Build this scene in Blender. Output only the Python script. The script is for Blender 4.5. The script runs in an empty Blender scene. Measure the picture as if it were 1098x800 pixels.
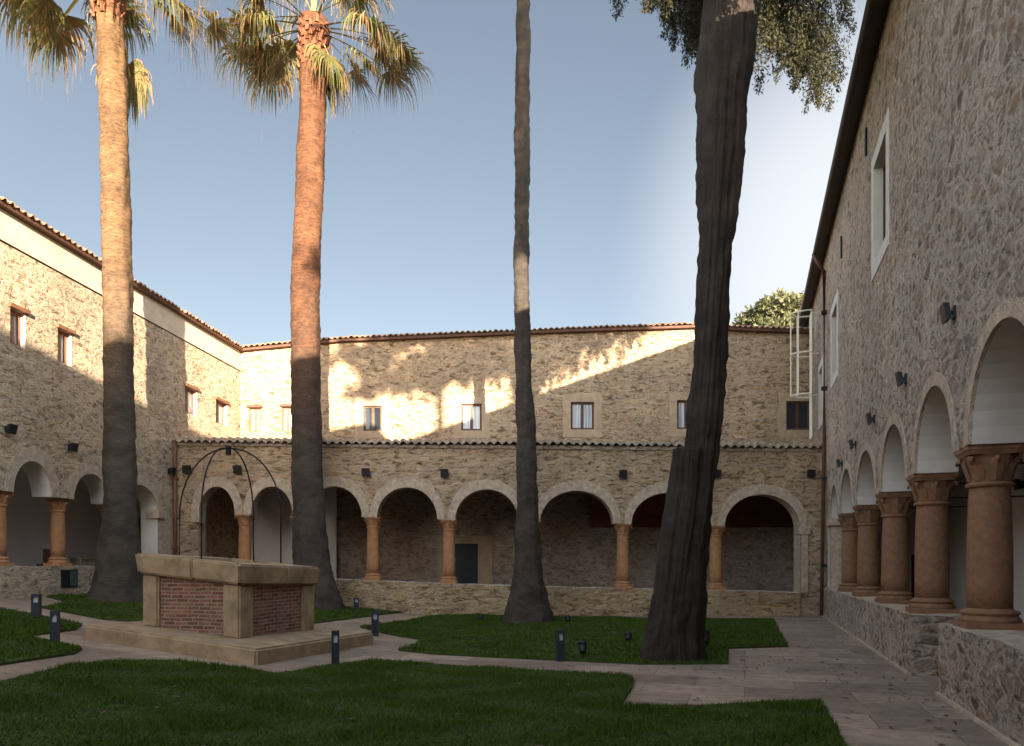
import bpy, bmesh, math, random
import numpy as np
from mathutils import Vector, Matrix, noise
random.seed(7)
rng = np.random.default_rng(11)
S = bpy.context.scene
COL = S.collection
R = math.radians

# ------------------------------------------------------------------ camera
EYE, F, CX, HY = 1.65, 800.0, 549.0, 605.0      # eye height, focal length / centre / horizon measured in the photo
cd = bpy.data.cameras.new("camera")
cam = bpy.data.objects.new("camera", cd); COL.objects.link(cam)
cam.location = (0, 0, EYE); cam.rotation_euler = (R(90), 0, 0)
cd.sensor_width = 36; cd.lens = 36 * F / 1098
cd.shift_y = (HY - 400) / 1098; cd.shift_x = 0
cd.clip_start = 0.05; cd.clip_end = 2000
S.camera = cam

# ------------------------------------------------------------------ light
SUN_A, SUN_B = 0.20, 0.176                        # light travels (-A, 1, -B)
elev = math.atan2(SUN_B, math.hypot(SUN_A, 1)); 
w = bpy.data.worlds.new("World"); S.world = w; w.use_nodes = True
nt = w.node_tree; nt.nodes.clear()
wo = nt.nodes.new("ShaderNodeOutputWorld"); bg = nt.nodes.new("ShaderNodeBackground")
sky = nt.nodes.new("ShaderNodeTexSky"); sky.sky_type = 'NISHITA'; sky.sun_disc = False
sky.sun_elevation = elev; sky.sun_rotation = math.atan2(SUN_A, -1)
sky.altitude = 100; sky.air_density = 1.0; sky.dust_density = 0.6; sky.ozone_density = 2.5
bg.inputs["Strength"].default_value = 0.13
hs = nt.nodes.new("ShaderNodeHueSaturation"); hs.inputs["Saturation"].default_value = 0.68      # hazy late-afternoon air
wb = nt.nodes.new("ShaderNodeMix"); wb.data_type = 'RGBA'; wb.blend_type = 'MULTIPLY'; wb.inputs[0].default_value = 1; wb.inputs[7].default_value = (1.07, 1.0, 0.92, 1)
nt.links.new(sky.outputs[0], hs.inputs["Color"]); nt.links.new(hs.outputs[0], wb.inputs[6])
tc = nt.nodes.new("ShaderNodeTexCoord"); dp = nt.nodes.new("ShaderNodeVectorMath"); dp.operation = 'DOT_PRODUCT'   # white glow added to the sky behind the cypress
glow_dir = Vector((0.53, 1, 0.40)).normalized(); dp.inputs[1].default_value = glow_dir; nt.links.new(tc.outputs["Generated"], dp.inputs[0])
mr = nt.nodes.new("ShaderNodeMapRange"); mr.interpolation_type = 'SMOOTHSTEP'; mr.inputs[1].default_value = math.cos(R(20)); mr.inputs[2].default_value = math.cos(R(2)); mr.inputs[3].default_value = 0; mr.inputs[4].default_value = 0.85
nt.links.new(dp.outputs["Value"], mr.inputs[0])
cl = nt.nodes.new("ShaderNodeMix"); cl.data_type = 'RGBA'; cl.inputs[7].default_value = (1.5, 1.55, 1.6, 1)
nt.links.new(mr.outputs[0], cl.inputs[0]); nt.links.new(wb.outputs[2], cl.inputs[6])
sx_ = nt.nodes.new("ShaderNodeSeparateXYZ"); nt.links.new(tc.outputs["Generated"], sx_.inputs[0])
mf = nt.nodes.new("ShaderNodeMapRange"); mf.interpolation_type = 'SMOOTHSTEP'       # added fill: sky dimmed in view, boosted beside and behind the camera
for i_, v_ in ((1, 0.15), (2, 0.78), (3, 1.5), (4, 0.31)): mf.inputs[i_].default_value = v_
nt.links.new(sx_.outputs[1], mf.inputs[0])
vs_ = nt.nodes.new("ShaderNodeVectorMath"); vs_.operation = 'SCALE'; nt.links.new(wb.outputs[2], vs_.inputs[0]); nt.links.new(mf.outputs[0], vs_.inputs["Scale"])
nt.links.new(vs_.outputs[0], cl.inputs[6])
nt.links.new(cl.outputs[2], bg.inputs[0]); nt.links.new(bg.outputs[0], wo.inputs[0])
sl = bpy.data.lights.new("sun", 'SUN'); sl.energy = 5.0; sl.angle = R(0.4); sl.color = (1.0, 0.87, 0.70)
so = bpy.data.objects.new("sun", sl); COL.objects.link(so)
so.rotation_euler = Vector((-SUN_A, 1, -SUN_B)).to_track_quat('-Z', 'Y').to_euler()
so.location = (20, -60, 40)
S.view_settings.view_transform = 'Standard'; S.view_settings.look = 'None'
S.view_settings.exposure = 2.4; S.view_settings.gamma = 1.0
S.view_settings.use_curve_mapping = False
S.render.engine = 'CYCLES'
S.cycles.max_bounces = 6; S.cycles.diffuse_bounces = 4; S.cycles.transparent_max_bounces = 8
S.cycles.use_denoising = True

# ------------------------------------------------------------------ materials
def mat(name):
    m = bpy.data.materials.new(name); m.use_nodes = True
    n = m.node_tree; b = n.nodes["Principled BSDF"]
    return m, n, b
def N(n, t, **k):
    x = n.nodes.new(t)
    for a, v in k.items():
        if a in x.inputs.keys(): x.inputs[a].default_value = v
        else: setattr(x, a, v)
    return x
def ramp(n, stops):
    r = n.nodes.new("ShaderNodeValToRGB"); e = r.color_ramp.elements
    while len(e) < len(stops): e.new(0.5)
    for i, (p, c) in enumerate(stops):
        e[i].position = p; e[i].color = (*c, 1)
    return r
def coords(n, scale=(1, 1, 1), rot=(0, 0, 0)):
    t = n.nodes.new("ShaderNodeTexCoord"); m = n.nodes.new("ShaderNodeMapping")
    m.inputs["Scale"].default_value = scale; m.inputs["Rotation"].default_value = rot
    n.links.new(t.outputs["Object"], m.inputs[0]); return m
def mixc(n, fac, a, b, mode='MIX'):
    x = n.nodes.new("ShaderNodeMix"); x.data_type = 'RGBA'; x.blend_type = mode
    for s, v in ((0, fac), (6, a), (7, b)):
        if isinstance(v, (int, float)): x.inputs[s].default_value = v
        elif isinstance(v, tuple): x.inputs[s].default_value = (*v, 1)
        else: n.links.new(v, x.inputs[s])
    return x.outputs[2]

def simple(name, col, rough=0.7, var=0.25, scale=6, bump=0.15, metal=0.0, col2=None, dist=0.01, zs=1.0, spec=0.3):
    m, n, b = mat(name); L = n.links
    c = coords(n, (1, 1, zs))
    t = N(n, "ShaderNodeTexNoise", Scale=scale, Detail=8, Roughness=0.65); L.new(c.outputs[0], t.inputs[0])
    c2 = col2 or tuple(x * (1 - var) for x in col); c1 = tuple(min(1, x * (1 + var)) for x in col)
    r = ramp(n, [(0.3, c2), (0.7, c1)]); L.new(t.outputs[0], r.inputs[0])
    L.new(r.outputs[0], b.inputs["Base Color"])
    b.inputs["Roughness"].default_value = rough; b.inputs["Metallic"].default_value = metal
    b.inputs["Specular IOR Level"].default_value = spec
    if bump:
        t2 = N(n, "ShaderNodeTexNoise", Scale=scale * 5, Detail=6); L.new(c.outputs[0], t2.inputs[0])
        bp = N(n, "ShaderNodeBump", Strength=bump, Distance=dist); L.new(t2.outputs[0], bp.inputs["Height"])
        L.new(bp.outputs[0], b.inputs["Normal"])
    return m

def rubble(name, tones, mortar, size=(3.4, 3.4, 6.0), bump=0.9, dist=0.05, mw=(0.02, 0.16), pits=0.5, warp=0.13, pitsize=(4.5, 4.5, 9), pe=(.33, .50), mcov=0.75):
    """rubble masonry: distorted voronoi stones of several tones and sizes, smeared mortar, dark open joints"""
    m, n, b = mat(name); L = n.links
    c = coords(n, size); cw = coords(n)
    wn = N(n, "ShaderNodeTexNoise", Scale=1.6, Detail=5, Roughness=0.7); L.new(c.outputs[0], wn.inputs[0])
    vm = N(n, "ShaderNodeVectorMath", operation='MULTIPLY_ADD')
    vm.inputs[1].default_value = (warp * 4,) * 3; L.new(wn.outputs["Color"], vm.inputs[0]); L.new(c.outputs[0], vm.inputs[2])
    def vor(sc):
        v = N(n, "ShaderNodeTexVoronoi", feature='F1'); e = N(n, "ShaderNodeTexVoronoi", feature='DISTANCE_TO_EDGE')
        for q in (v, e): q.inputs["Scale"].default_value = sc; q.inputs["Randomness"].default_value = 1.0; L.new(vm.outputs[0], q.inputs["Vector"])
        sp = n.nodes.new("ShaderNodeSeparateColor"); L.new(v.outputs["Color"], sp.inputs[0]); return e, sp
    e, sep = vor(1.0); e2, sep2 = vor(2.1)
    k = len(tones)
    rr = ramp(n, [((i + 0.5) / k, t) for i, t in enumerate(tones)]); L.new(sep.outputs[0], rr.inputs[0])
    rr2 = ramp(n, [((i + 0.5) / k, t) for i, t in enumerate(tones[::-1])]); L.new(sep2.outputs[0], rr2.inputs[0])
    fine = N(n, "ShaderNodeTexNoise", Scale=19, Detail=9, Roughness=0.75); L.new(cw.outputs[0], fine.inputs[0])
    fr = ramp(n, [(0.3, (0.58, 0.56, 0.54)), (0.7, (1.3, 1.3, 1.3))]); L.new(fine.outputs[0], fr.inputs[0])
    pick = N(n, "ShaderNodeMath", operation='GREATER_THAN'); pick.inputs[1].default_value = 0.55; L.new(sep.outputs[2], pick.inputs[0])
    stone = mixc(n, pick.outputs[0], rr.outputs[0], rr2.outputs[0])
    stone = mixc(n, 0.85, stone, fr.outputs[0], 'MULTIPLY')
    fine2 = N(n, "ShaderNodeTexNoise", Scale=8, Detail=6, Roughness=0.75); L.new(cw.outputs[0], fine2.inputs[0])
    ee = N(n, "ShaderNodeMath", operation='MULTIPLY'); ee.inputs[1].default_value = 0.6; L.new(e2.outputs[0], ee.inputs[0])
    mnn = N(n, "ShaderNodeMath", operation='MINIMUM'); L.new(e.outputs[0], mnn.inputs[0]); L.new(ee.outputs[0], mnn.inputs[1])
    em = n.nodes.new("ShaderNodeMix"); em.data_type = 'FLOAT'; L.new(pick.outputs[0], em.inputs[0]); L.new(e.outputs[0], em.inputs[2]); L.new(mnn.outputs[0], em.inputs[3])
    mn = N(n, "ShaderNodeMath", operation='MULTIPLY_ADD'); mn.inputs[1].default_value = 0.20; mn.inputs[2].default_value = -0.10
    L.new(fine2.outputs[0], mn.inputs[0])
    ad = N(n, "ShaderNodeMath", operation='ADD'); L.new(em.outputs[0], ad.inputs[0]); L.new(mn.outputs[0], ad.inputs[1])
    er = ramp(n, [(mw[0], (0, 0, 0)), (mw[1], (1, 1, 1))]); L.new(ad.outputs[0], er.inputs[0])
    mort = mixc(n, 0.7, mortar, fr.outputs[0], 'MULTIPLY')
    inv = N(n, "ShaderNodeMath", operation='MULTIPLY_ADD'); inv.inputs[1].default_value = -mcov; inv.inputs[2].default_value = mcov; L.new(er.outputs[0], inv.inputs[0])
    col = mixc(n, inv.outputs[0], stone, mort)
    big = N(n, "ShaderNodeTexNoise", Scale=0.5, Detail=7, Roughness=0.65); L.new(cw.outputs[0], big.inputs[0])
    br = ramp(n, [(0.3, (0.72, 0.69, 0.66)), (0.7, (1.15, 1.10, 1.03))]); L.new(big.outputs[0], br.inputs[0])
    col = mixc(n, 0.9, col, br.outputs[0], 'MULTIPLY')
    pn = N(n, "ShaderNodeTexNoise", Scale=1.0, Detail=5, Roughness=0.6, Distortion=0.4)
    cp = coords(n, pitsize); L.new(cp.outputs[0], pn.inputs[0])
    pr = ramp(n, [(pe[0], (1 - pits, (1 - pits) * .94, (1 - pits) * .88)), (pe[1], (1, 1, 1))]); L.new(pn.outputs[0], pr.inputs[0])
    col = mixc(n, 1.0, col, pr.outputs[0], 'MULTIPLY')
    L.new(col, b.inputs["Base Color"]); b.inputs["Roughness"].default_value = 0.92
    b.inputs["Specular IOR Level"].default_value = 0.15
    h1 = N(n, "ShaderNodeMath", operation='MULTIPLY_ADD'); h1.inputs[1].default_value = 0.55; L.new(fine.outputs[0], h1.inputs[0])
    hs_ = N(n, "ShaderNodeMath", operation='MULTIPLY'); L.new(er.outputs[0], hs_.inputs[0])
    sr = N(n, "ShaderNodeMath", operation='MULTIPLY_ADD'); sr.inputs[1].default_value = 0.8; sr.inputs[2].default_value = 0.2
    L.new(sep.outputs[1], sr.inputs[0]); L.new(sr.outputs[0], hs_.inputs[1]); L.new(hs_.outputs[0], h1.inputs[2])
    h2 = N(n, "ShaderNodeMath", operation='ADD'); L.new(h1.outputs[0], h2.inputs[0]); L.new(pr.outputs[0], h2.inputs[1])
    h3 = N(n, "ShaderNodeMath", operation='ADD'); L.new(h2.outputs[0], h3.inputs[0]); L.new(fine2.outputs[0], h3.inputs[1])
    bp = N(n, "ShaderNodeBump", Strength=bump, Distance=dist); L.new(h3.outputs[0], bp.inputs["Height"])
    L.new(bp.outputs[0], b.inputs["Normal"])
    return m

TAN = [(.55, .39, .24), (.38, .25, .14), (.58, .44, .29), (.27, .18, .11), (.54, .40, .28), (.44, .27, .14), (.41, .32, .24)]
CREAM = [(.60, .46, .31), (.44, .31, .20), (.64, .51, .37), (.38, .27, .18), (.62, .50, .36), (.52, .36, .20), (.48, .39, .30)]
GREY = [(.55, .42, .31), (.40, .28, .19), (.64, .51, .39), (.28, .20, .14), (.59, .45, .33), (.50, .34, .22), (.52, .43, .35)]
M = {}
M['stone'] = rubble('rubble_stone_tan', TAN, (.53, .40, .27), size=(3.9, 3.9, 9.2), dist=0.05, pits=0.6, pitsize=(4.2, 4.2, 10), pe=(.33, .46), mw=(.03, .2))
M['stone_left'] = rubble('rubble_stone_cream', CREAM, (.60, .48, .34), size=(3.3, 3.3, 7.2), dist=0.05, pits=0.5, pitsize=(3.8, 3.8, 8.5), pe=(.33, .46), mw=(.03, .2))
M['stone_right'] = rubble('rubble_stone_grey', GREY, (.80, .69, .57), size=(3.4, 3.4, 5.0), bump=1.0, dist=0.10, pits=0.3, mw=(.04, .24), pitsize=(6, 6, 9), pe=(.35, .48))
M['stone_plinth'] = rubble('rubble_plinth', GREY, (.74, .63, .51), size=(3.8, 3.8, 5.5), bump=1.0, dist=0.11, pits=0.4, mw=(.04, .22), pitsize=(5.5, 5.5, 8), pe=(.35, .48))
M['stone_plinth_back'] = rubble('rubble_plinth_tan', [(.48, .33, .17), (.54, .41, .25), (.30, .19, .10), (.58, .44, .27), (.40, .25, .12)], (.54, .42, .28), size=(2.8, 2.8, 7.5), dist=0.06, pits=.55, pe=(.33, .46))
M['stone_dark'] = rubble('rubble_gallery', [(.48, .37, .29), (.40, .31, .24), (.52, .42, .34)], (.52, .43, .36), size=(3, 3, 6))
M['plaster'] = simple('plaster', (.58, .52, .45), 0.9, 0.12, 1.5, 0.25)
M['trim'] = simple('arch_mortar', (.45, .345, .245), 0.9, 0.34, 7, 0.8, dist=0.04)
M['white_plaster'] = simple('white_plaster', (.78, .73, .70), 0.9, 0.06, 1.2, 0.12)
M['surround'] = simple('window_render', (.38, .27, .17), 0.9, 0.22, 4, 0.4)
M['band'] = simple('cream_band', (.56, .44, .31), 0.9, 0.14, 3, 0.35)
M['surround_pale'] = simple('window_stone_pale', (.58, .53, .47), 0.85, 0.1, 4, 0.2)
M['column'] = simple('sandstone_brown', (.225, .116, .06), 0.85, 0.2, 14, 0.6, col2=(.165, .084, .044))
M['column_warm'] = simple('sandstone_orange', (.36, .175, .075), 0.85, 0.25, 8, 0.3, col2=(.25, .12, .055))
M['well_stone'] = simple('well_stone', (.35, .245, .14), 0.85, 0.3, 2.6, 0.5, col2=(.18, .125, .07))
M['tile'] = simple('terracotta', (.34, .19, .11), 0.85, 0.4, 9, 0.3, col2=(.17, .10, .065))
M['ledge_tile'] = simple('old_roof_tile', (.36, .28, .20), 0.9, 0.35, 9, 0.3, col2=(.16, .12, .09))
M['eave'] = simple('eave_board', (.10, .045, .027), 0.7, 0.25, 4, 0.15)
M['gutter'] = simple('gutter_metal', (.06, .05, .042), 0.5, 0.2, 4, 0, metal=0.3)
M['pipe'] = simple('drainpipe_paint', (.13, .05, .035), 0.5, 0.25, 4, 0)
M['pipe_left'] = simple('drainpipe_copper', (.16, .07, .035), 0.5, 0.3, 4, 0)
M['iron'] = simple('wrought_iron', (.016, .014, .013), 0.55, 0.3, 20, 0.2, metal=0.4)
M['lamp'] = simple('lamp_metal', (.02, .022, .022), 0.45, 0.2, 10, 0, metal=0.3)
M['bollard'] = simple('bollard_paint', (.035, .042, .05), 0.45, 0.15, 10, 0, metal=0.3)
M['lens'] = simple('lens', (.45, .46, .46), 0.25, 0.1, 10, 0)
M['wood'] = simple('dark_wood', (.085, .042, .022), 0.55, 0.35, 8, 0.2)
M['wood_red'] = simple('red_wood', (.20, .085, .04), 0.5, 0.3, 8, 0.2)
M['door'] = simple('door_dark', (.012, .014, .016), 0.5, 0.3, 6, 0.1)
M['white_metal'] = simple('cream_metal', (.72, .66, .52), 0.5, 0.06, 8, 0)
M['curtain'] = simple('curtain', (.60, .60, .60), 0.8, 0.1, 3, 0)
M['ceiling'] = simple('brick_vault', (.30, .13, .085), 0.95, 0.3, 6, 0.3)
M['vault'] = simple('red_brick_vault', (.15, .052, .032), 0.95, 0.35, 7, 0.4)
M['floor'] = simple('gallery_floor', (.26, .18, .13), 0.8, 0.2, 2, 0.1)
M['tilebox'] = simple('old_crate', (.14, .10, .06), 0.8, 0.3, 6, 0.2)
m, n, b = mat('window_glass'); b.inputs["Base Color"].default_value = (.02, .025, .03, 1); b.inputs["Roughness"].default_value = 0.06
M['glass'] = m
# pale curtain seen behind glass
m, n, b = mat('curtained_glass'); c = coords(n, (26, 26, 0.6)); t = N(n, "ShaderNodeTexNoise", Scale=1.0, Detail=2); n.links.new(c.outputs[0], t.inputs[0])
r = ramp(n, [(.35, (.22, .23, .25)), (.65, (.55, .55, .56))]); n.links.new(t.outputs[0], r.inputs[0]); n.links.new(r.outputs[0], b.inputs["Base Color"])
b.inputs["Roughness"].default_value = 0.5; b.inputs["Coat Weight"].default_value = 0.6; b.inputs["Coat Roughness"].default_value = 0.05
M['cglass'] = m

def brickmat(name, c1, c2, mortar, scale, bw, bh, rot=(0, 0, 0), ms=0.02, bump=0.6, uv=False):
    m, n, b = mat(name); L = n.links
    c = coords(n, (1, 1, 1), rot)
    if uv:
        t = [x for x in n.nodes if x.type == 'TEX_COORD'][0]; L.new(t.outputs["UV"], c.inputs[0])
    k = N(n, "ShaderNodeTexBrick", Color1=(*c1, 1), Color2=(*c2, 1), Mortar=(*mortar, 1), Scale=scale)
    k.inputs["Mortar Size"].default_value = ms; k.inputs["Brick Width"].default_value = bw; k.inputs["Row Height"].default_value = bh
    k.inputs["Mortar Smooth"].default_value = 0.3; k.inputs["Bias"].default_value = 0.0
    wn = N(n, "ShaderNodeTexNoise", Scale=3.0, Detail=3); L.new(c.outputs[0], wn.inputs[0])
    va = N(n, "ShaderNodeVectorMath", operation='MULTIPLY_ADD'); va.inputs[1].default_value = (0.03,) * 3
    L.new(wn.outputs["Color"], va.inputs[0]); L.new(c.outputs[0], va.inputs[2]); L.new(va.outputs[0], k.inputs[0])
    f = N(n, "ShaderNodeTexNoise", Scale=5, Detail=8, Roughness=0.7); L.new(c.outputs[0], f.inputs[0])
    fr = ramp(n, [(.3, (.6, .58, .56)), (.7, (1.25, 1.22, 1.2))]); L.new(f.outputs[0], fr.inputs[0])
    f2 = N(n, "ShaderNodeTexNoise", Scale=0.7, Detail=5, Roughness=0.6); L.new(c.outputs[0], f2.inputs[0])
    fr2 = ramp(n, [(.3, (.72, .72, .72)), (.7, (1.15, 1.13, 1.1))]); L.new(f2.outputs[0], fr2.inputs[0])
    col = mixc(n, .8, k.outputs[0], fr.outputs[0], 'MULTIPLY'); col = mixc(n, .9, col, fr2.outputs[0], 'MULTIPLY')
    L.new(col, b.inputs["Base Color"]); b.inputs["Roughness"].default_value = 0.9; b.inputs["Specular IOR Level"].default_value = 0.2
    inv = N(n, "ShaderNodeMath", operation='MULTIPLY_ADD'); inv.inputs[1].default_value = -1; 
    L.new(k.outputs["Fac"], inv.inputs[0]); L.new(f.outputs[0], inv.inputs[2])
    bp = N(n, "ShaderNodeBump", Strength=bump, Distance=0.02); L.new(inv.outputs[0], bp.inputs["Height"]); L.new(bp.outputs[0], b.inputs["Normal"])
    return m
M['paving'] = brickmat('paving_slabs', (.36, .27, .19), (.235, .17, .12), (.18, .13, .09), 1.0, 1.3, 0.75, rot=(0, 0, R(17.4)), ms=0.008, bump=0.3)
M['paving_edge'] = simple('terracotta_edging', (.27, .145, .09), 0.9, 0.2, 3, 0.2)
M['brick'] = brickmat('old_brick', (.36, .16, .11), (.17, .075, .055), (.36, .28, .21), 1.0, 0.23, 0.064, ms=0.012, bump=1.0, uv=True)
M['soil'] = simple('bare_ground', (.20, .15, .11), 0.95, 0.2, 2, 0.2)

def barkmat(name, c1, c2, mode, foot=None):
    m, n, b = mat(name); L = n.links
    if mode == 'palm':
        c = coords(n, (6, 6, 24)); wv = N(n, "ShaderNodeTexNoise", Scale=1.0, Detail=8, Roughness=0.65, Distortion=0.3); L.new(c.outputs[0], wv.inputs[0]); hsrc = wv.outputs[0]
        c2m = coords(n, (14, 14, 26))
    elif mode == 'cypress':
        c = coords(n, (17, 17, 2.2)); wv = N(n, "ShaderNodeTexNoise", Scale=1.6, Detail=10, Roughness=0.75, Distortion=1.2); L.new(c.outputs[0], wv.inputs[0]); hsrc = wv.outputs[0]
        c2m = coords(n, (22, 22, 8))
    else:
        c = coords(n, (5, 5, 8)); wv = N(n, "ShaderNodeTexNoise", Scale=1.2, Detail=9, Roughness=0.75); L.new(c.outputs[0], wv.inputs[0]); hsrc = wv.outputs[0]
        c2m = coords(n, (5, 5, 5))
    f = N(n, "ShaderNodeTexNoise", Scale=1.0, Detail=8, Roughness=0.7); L.new(c2m.outputs[0], f.inputs[0])
    mx = N(n, "ShaderNodeMath", operation='MULTIPLY_ADD'); mx.inputs[1].default_value = 0.6 if mode == 'palm' else 0.8
    L.new(hsrc, mx.inputs[0]); 
    sc = N(n, "ShaderNodeMath", operation='MULTIPLY'); sc.inputs[1].default_value = 0.4 if mode == 'palm' else 0.4; L.new(f.outputs[0], sc.inputs[0]); L.new(sc.outputs[0], mx.inputs[2])
    r = ramp(n, [(.38, c2), (.64, c1)] if mode == 'palm' else [(.28, c2), (.72, c1)]); L.new(mx.outputs[0], r.inputs[0])
    if foot:  # greyer weathered bark low down; the lower trunk's shade is put into it too
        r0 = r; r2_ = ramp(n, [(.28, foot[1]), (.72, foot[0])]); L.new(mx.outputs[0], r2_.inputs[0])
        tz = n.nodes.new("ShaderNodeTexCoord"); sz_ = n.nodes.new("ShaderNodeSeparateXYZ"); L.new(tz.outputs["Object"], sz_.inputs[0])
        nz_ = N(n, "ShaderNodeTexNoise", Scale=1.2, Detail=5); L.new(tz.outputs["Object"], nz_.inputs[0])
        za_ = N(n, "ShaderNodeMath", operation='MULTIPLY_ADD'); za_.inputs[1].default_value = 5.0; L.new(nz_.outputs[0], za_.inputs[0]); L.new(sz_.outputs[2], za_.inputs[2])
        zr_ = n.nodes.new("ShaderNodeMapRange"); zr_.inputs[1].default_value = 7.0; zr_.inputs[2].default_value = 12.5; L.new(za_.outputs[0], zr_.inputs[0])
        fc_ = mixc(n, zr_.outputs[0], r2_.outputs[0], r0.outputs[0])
    big = N(n, "ShaderNodeTexNoise", Scale=1.7, Detail=8, Roughness=0.65); cb = coords(n, (1, 1, 1.3)); L.new(cb.outputs[0], big.inputs[0])
    br = ramp(n, [(.32, (.55, .52, .50)), (.68, (1.35, 1.28, 1.15))]); L.new(big.outputs[0], br.inputs[0])
    L.new(mixc(n, .9, fc_ if foot else r.outputs[0], br.outputs[0], 'MULTIPLY'), b.inputs["Base Color"])
    b.inputs["Roughness"].default_value = 0.9; b.inputs["Specular IOR Level"].default_value = 0.2
    bp = N(n, "ShaderNodeBump", Strength=0.9, Distance=0.035); L.new(mx.outputs[0], bp.inputs["Height"]); L.new(bp.outputs[0], b.inputs["Normal"])
    return m
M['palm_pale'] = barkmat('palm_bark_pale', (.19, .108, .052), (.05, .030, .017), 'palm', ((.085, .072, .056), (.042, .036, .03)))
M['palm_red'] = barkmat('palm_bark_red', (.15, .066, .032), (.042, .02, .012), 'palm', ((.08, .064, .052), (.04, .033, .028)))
M['palm_grey'] = barkmat('palm_bark_grey', (.068, .055, .045), (.018, .015, .013), 'rough')
M['cypress'] = barkmat('cypress_bark', (.050, .038, .031), (.008, .006, .0055), 'cypress')
M['boots'] = simple('palm_boots', (.20, .075, .035), 0.8, 0.5, 9, 0.4, col2=(.07, .025, .014))

def leafmat(name, c1, c2, trans=0.3, scale=2.5):
    m, n, b = mat(name); L = n.links
    g = n.nodes.new("ShaderNodeNewGeometry")
    t = N(n, "ShaderNodeTexNoise", Scale=scale, Detail=4); c = coords(n); L.new(c.outputs[0], t.inputs[0])
    ad = N(n, "ShaderNodeMath", operation='MULTIPLY_ADD'); ad.inputs[1].default_value = 0.55; L.new(g.outputs["Random Per Island"], ad.inputs[0])
    s = N(n, "ShaderNodeMath", operation='MULTIPLY'); s.inputs[1].default_value = 0.45; L.new(t.outputs[0], s.inputs[0]); L.new(s.outputs[0], ad.inputs[2])
    r = ramp(n, [(.2, c2), (.8, c1)] + ([(.95, (.18, .16, .05))] if name == 'grass_blade' else [])); L.new(ad.outputs[0], r.inputs[0]); L.new(r.outputs[0], b.inputs["Base Color"])
    b.inputs["Roughness"].default_value = 0.6; b.inputs["Specular IOR Level"].default_value = 0.25
    if trans:
        tr = n.nodes.new("ShaderNodeBsdfTranslucent"); L.new(r.outputs[0], tr.inputs[0])
        mx = n.nodes.new("ShaderNodeMixShader"); mx.inputs[0].default_value = trans
        L.new(b.outputs[0], mx.inputs[1]); L.new(tr.outputs[0], mx.inputs[2]); L.new(mx.outputs[0], n.nodes["Material Output"].inputs[0])
    return m
M['frond'] = leafmat('palm_leaf', (.17, .155, .045), (.05, .062, .022))
M['frond_dry'] = leafmat('palm_dry', (.30, .19, .08), (.13, .075, .032))
M['thread'] = leafmat('palm_thread', (.34, .24, .13), (.20, .13, .07), 0.2)
M['petiole'] = simple('palm_petiole', (.26, .24, .06), 0.5, 0.3, 4, 0)
M['needles'] = leafmat('cypress_leaf', (.062, .052, .017), (.007, .010, .006), 0.18)
M['pine'] = leafmat('pine_leaf', (.075, .085, .03), (.03, .045, .02), 0.2)
M['cedar'] = leafmat('cedar_leaf', (.16, .15, .07), (.045, .06, .03), 0.2)
M['grass'] = leafmat('grass_blade', (.092, .140, .010), (.028, .056, .004), 0.3, 1.2)
M['turf'] = simple('turf', (.036, .052, .007), 0.95, 0.35, 6, 0.4, dist=0.03)

# ------------------------------------------------------------------ helpers
def tag(o, label=None, cat=None, group=None, kind=None):
    if label: o['label'] = label
    if cat: o['category'] = cat
    if group: o['group'] = group
    if kind: o['kind'] = kind
    return o
def empty(name, loc, label, cat, group=None):
    o = bpy.data.objects.new(name, None); COL.objects.link(o); o.location = loc
    o.empty_display_size = 0.2
    return tag(o, label, cat, group)
def abs_loc(o):
    v = Vector(o.location)
    while o.parent: o = o.parent; v += Vector(o.location)
    return v
def link(name, me, mats, parent=None, world=True, smooth=False):
    """link a mesh; with world=True its vertices are world coordinates whatever the parent"""
    o = bpy.data.objects.new(name, me); COL.objects.link(o)
    for x in (mats if isinstance(mats, (list, tuple)) else [mats]):
        if x.name not in me.materials: me.materials.append(x)
    if parent:
        o.parent = parent
        if world: o.location = -abs_loc(parent)
    if smooth: me.polygons.foreach_set("use_smooth", [True] * len(me.polygons))
    return o
def bobj(name, bm, mats, parent=None, world=True, smooth=False, recalc=True):
    if recalc: bmesh.ops.recalc_face_normals(bm, faces=bm.faces)
    me = bpy.data.meshes.new(name); bm.to_mesh(me); bm.free()
    return link(name, me, mats, parent, world, smooth)
def pobj(name, verts, faces, mats, parent=None, mi=None, smooth=False, world=True):
    me = bpy.data.meshes.new(name); me.from_pydata([tuple(v) for v in verts], [], faces)
    o = link(name, me, mats, parent, world, smooth)
    if mi is not None: me.polygons.foreach_set("material_index", mi)
    me.update(); return o
def quads_obj(name, V, mats, parent=None, mi=None, k=4):
    """V: (n*k,3) array of separate polygons with k corners"""
    V = np.asarray(V, dtype=np.float32).reshape(-1, 3); nf = len(V) // k
    me = bpy.data.meshes.new(name); me.vertices.add(len(V)); me.vertices.foreach_set("co", V.ravel())
    me.loops.add(nf * k); me.loops.foreach_set("vertex_index", np.arange(nf * k, dtype=np.int32))
    me.polygons.add(nf); me.polygons.foreach_set("loop_start", np.arange(0, nf * k, k, dtype=np.int32))
    me.polygons.foreach_set("loop_total", np.full(nf, k, dtype=np.int32))
    o = link(name, me, mats, parent)
    if mi is not None: me.polygons.foreach_set("material_index", np.asarray(mi, dtype=np.int32))
    me.update(); me.validate(); return o
def hexa(bm, p, mi=0):
    """p: 8 points, bottom 4 then top 4 in the same turn"""
    v = [bm.verts.new(x) for x in p]
    for f in ((3, 2, 1, 0), (4, 5, 6, 7), (0, 1, 5, 4), (1, 2, 6, 5), (2, 3, 7, 6), (3, 0, 4, 7)):
        bm.faces.new([v[i] for i in f]).material_index = mi
    return v
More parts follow.
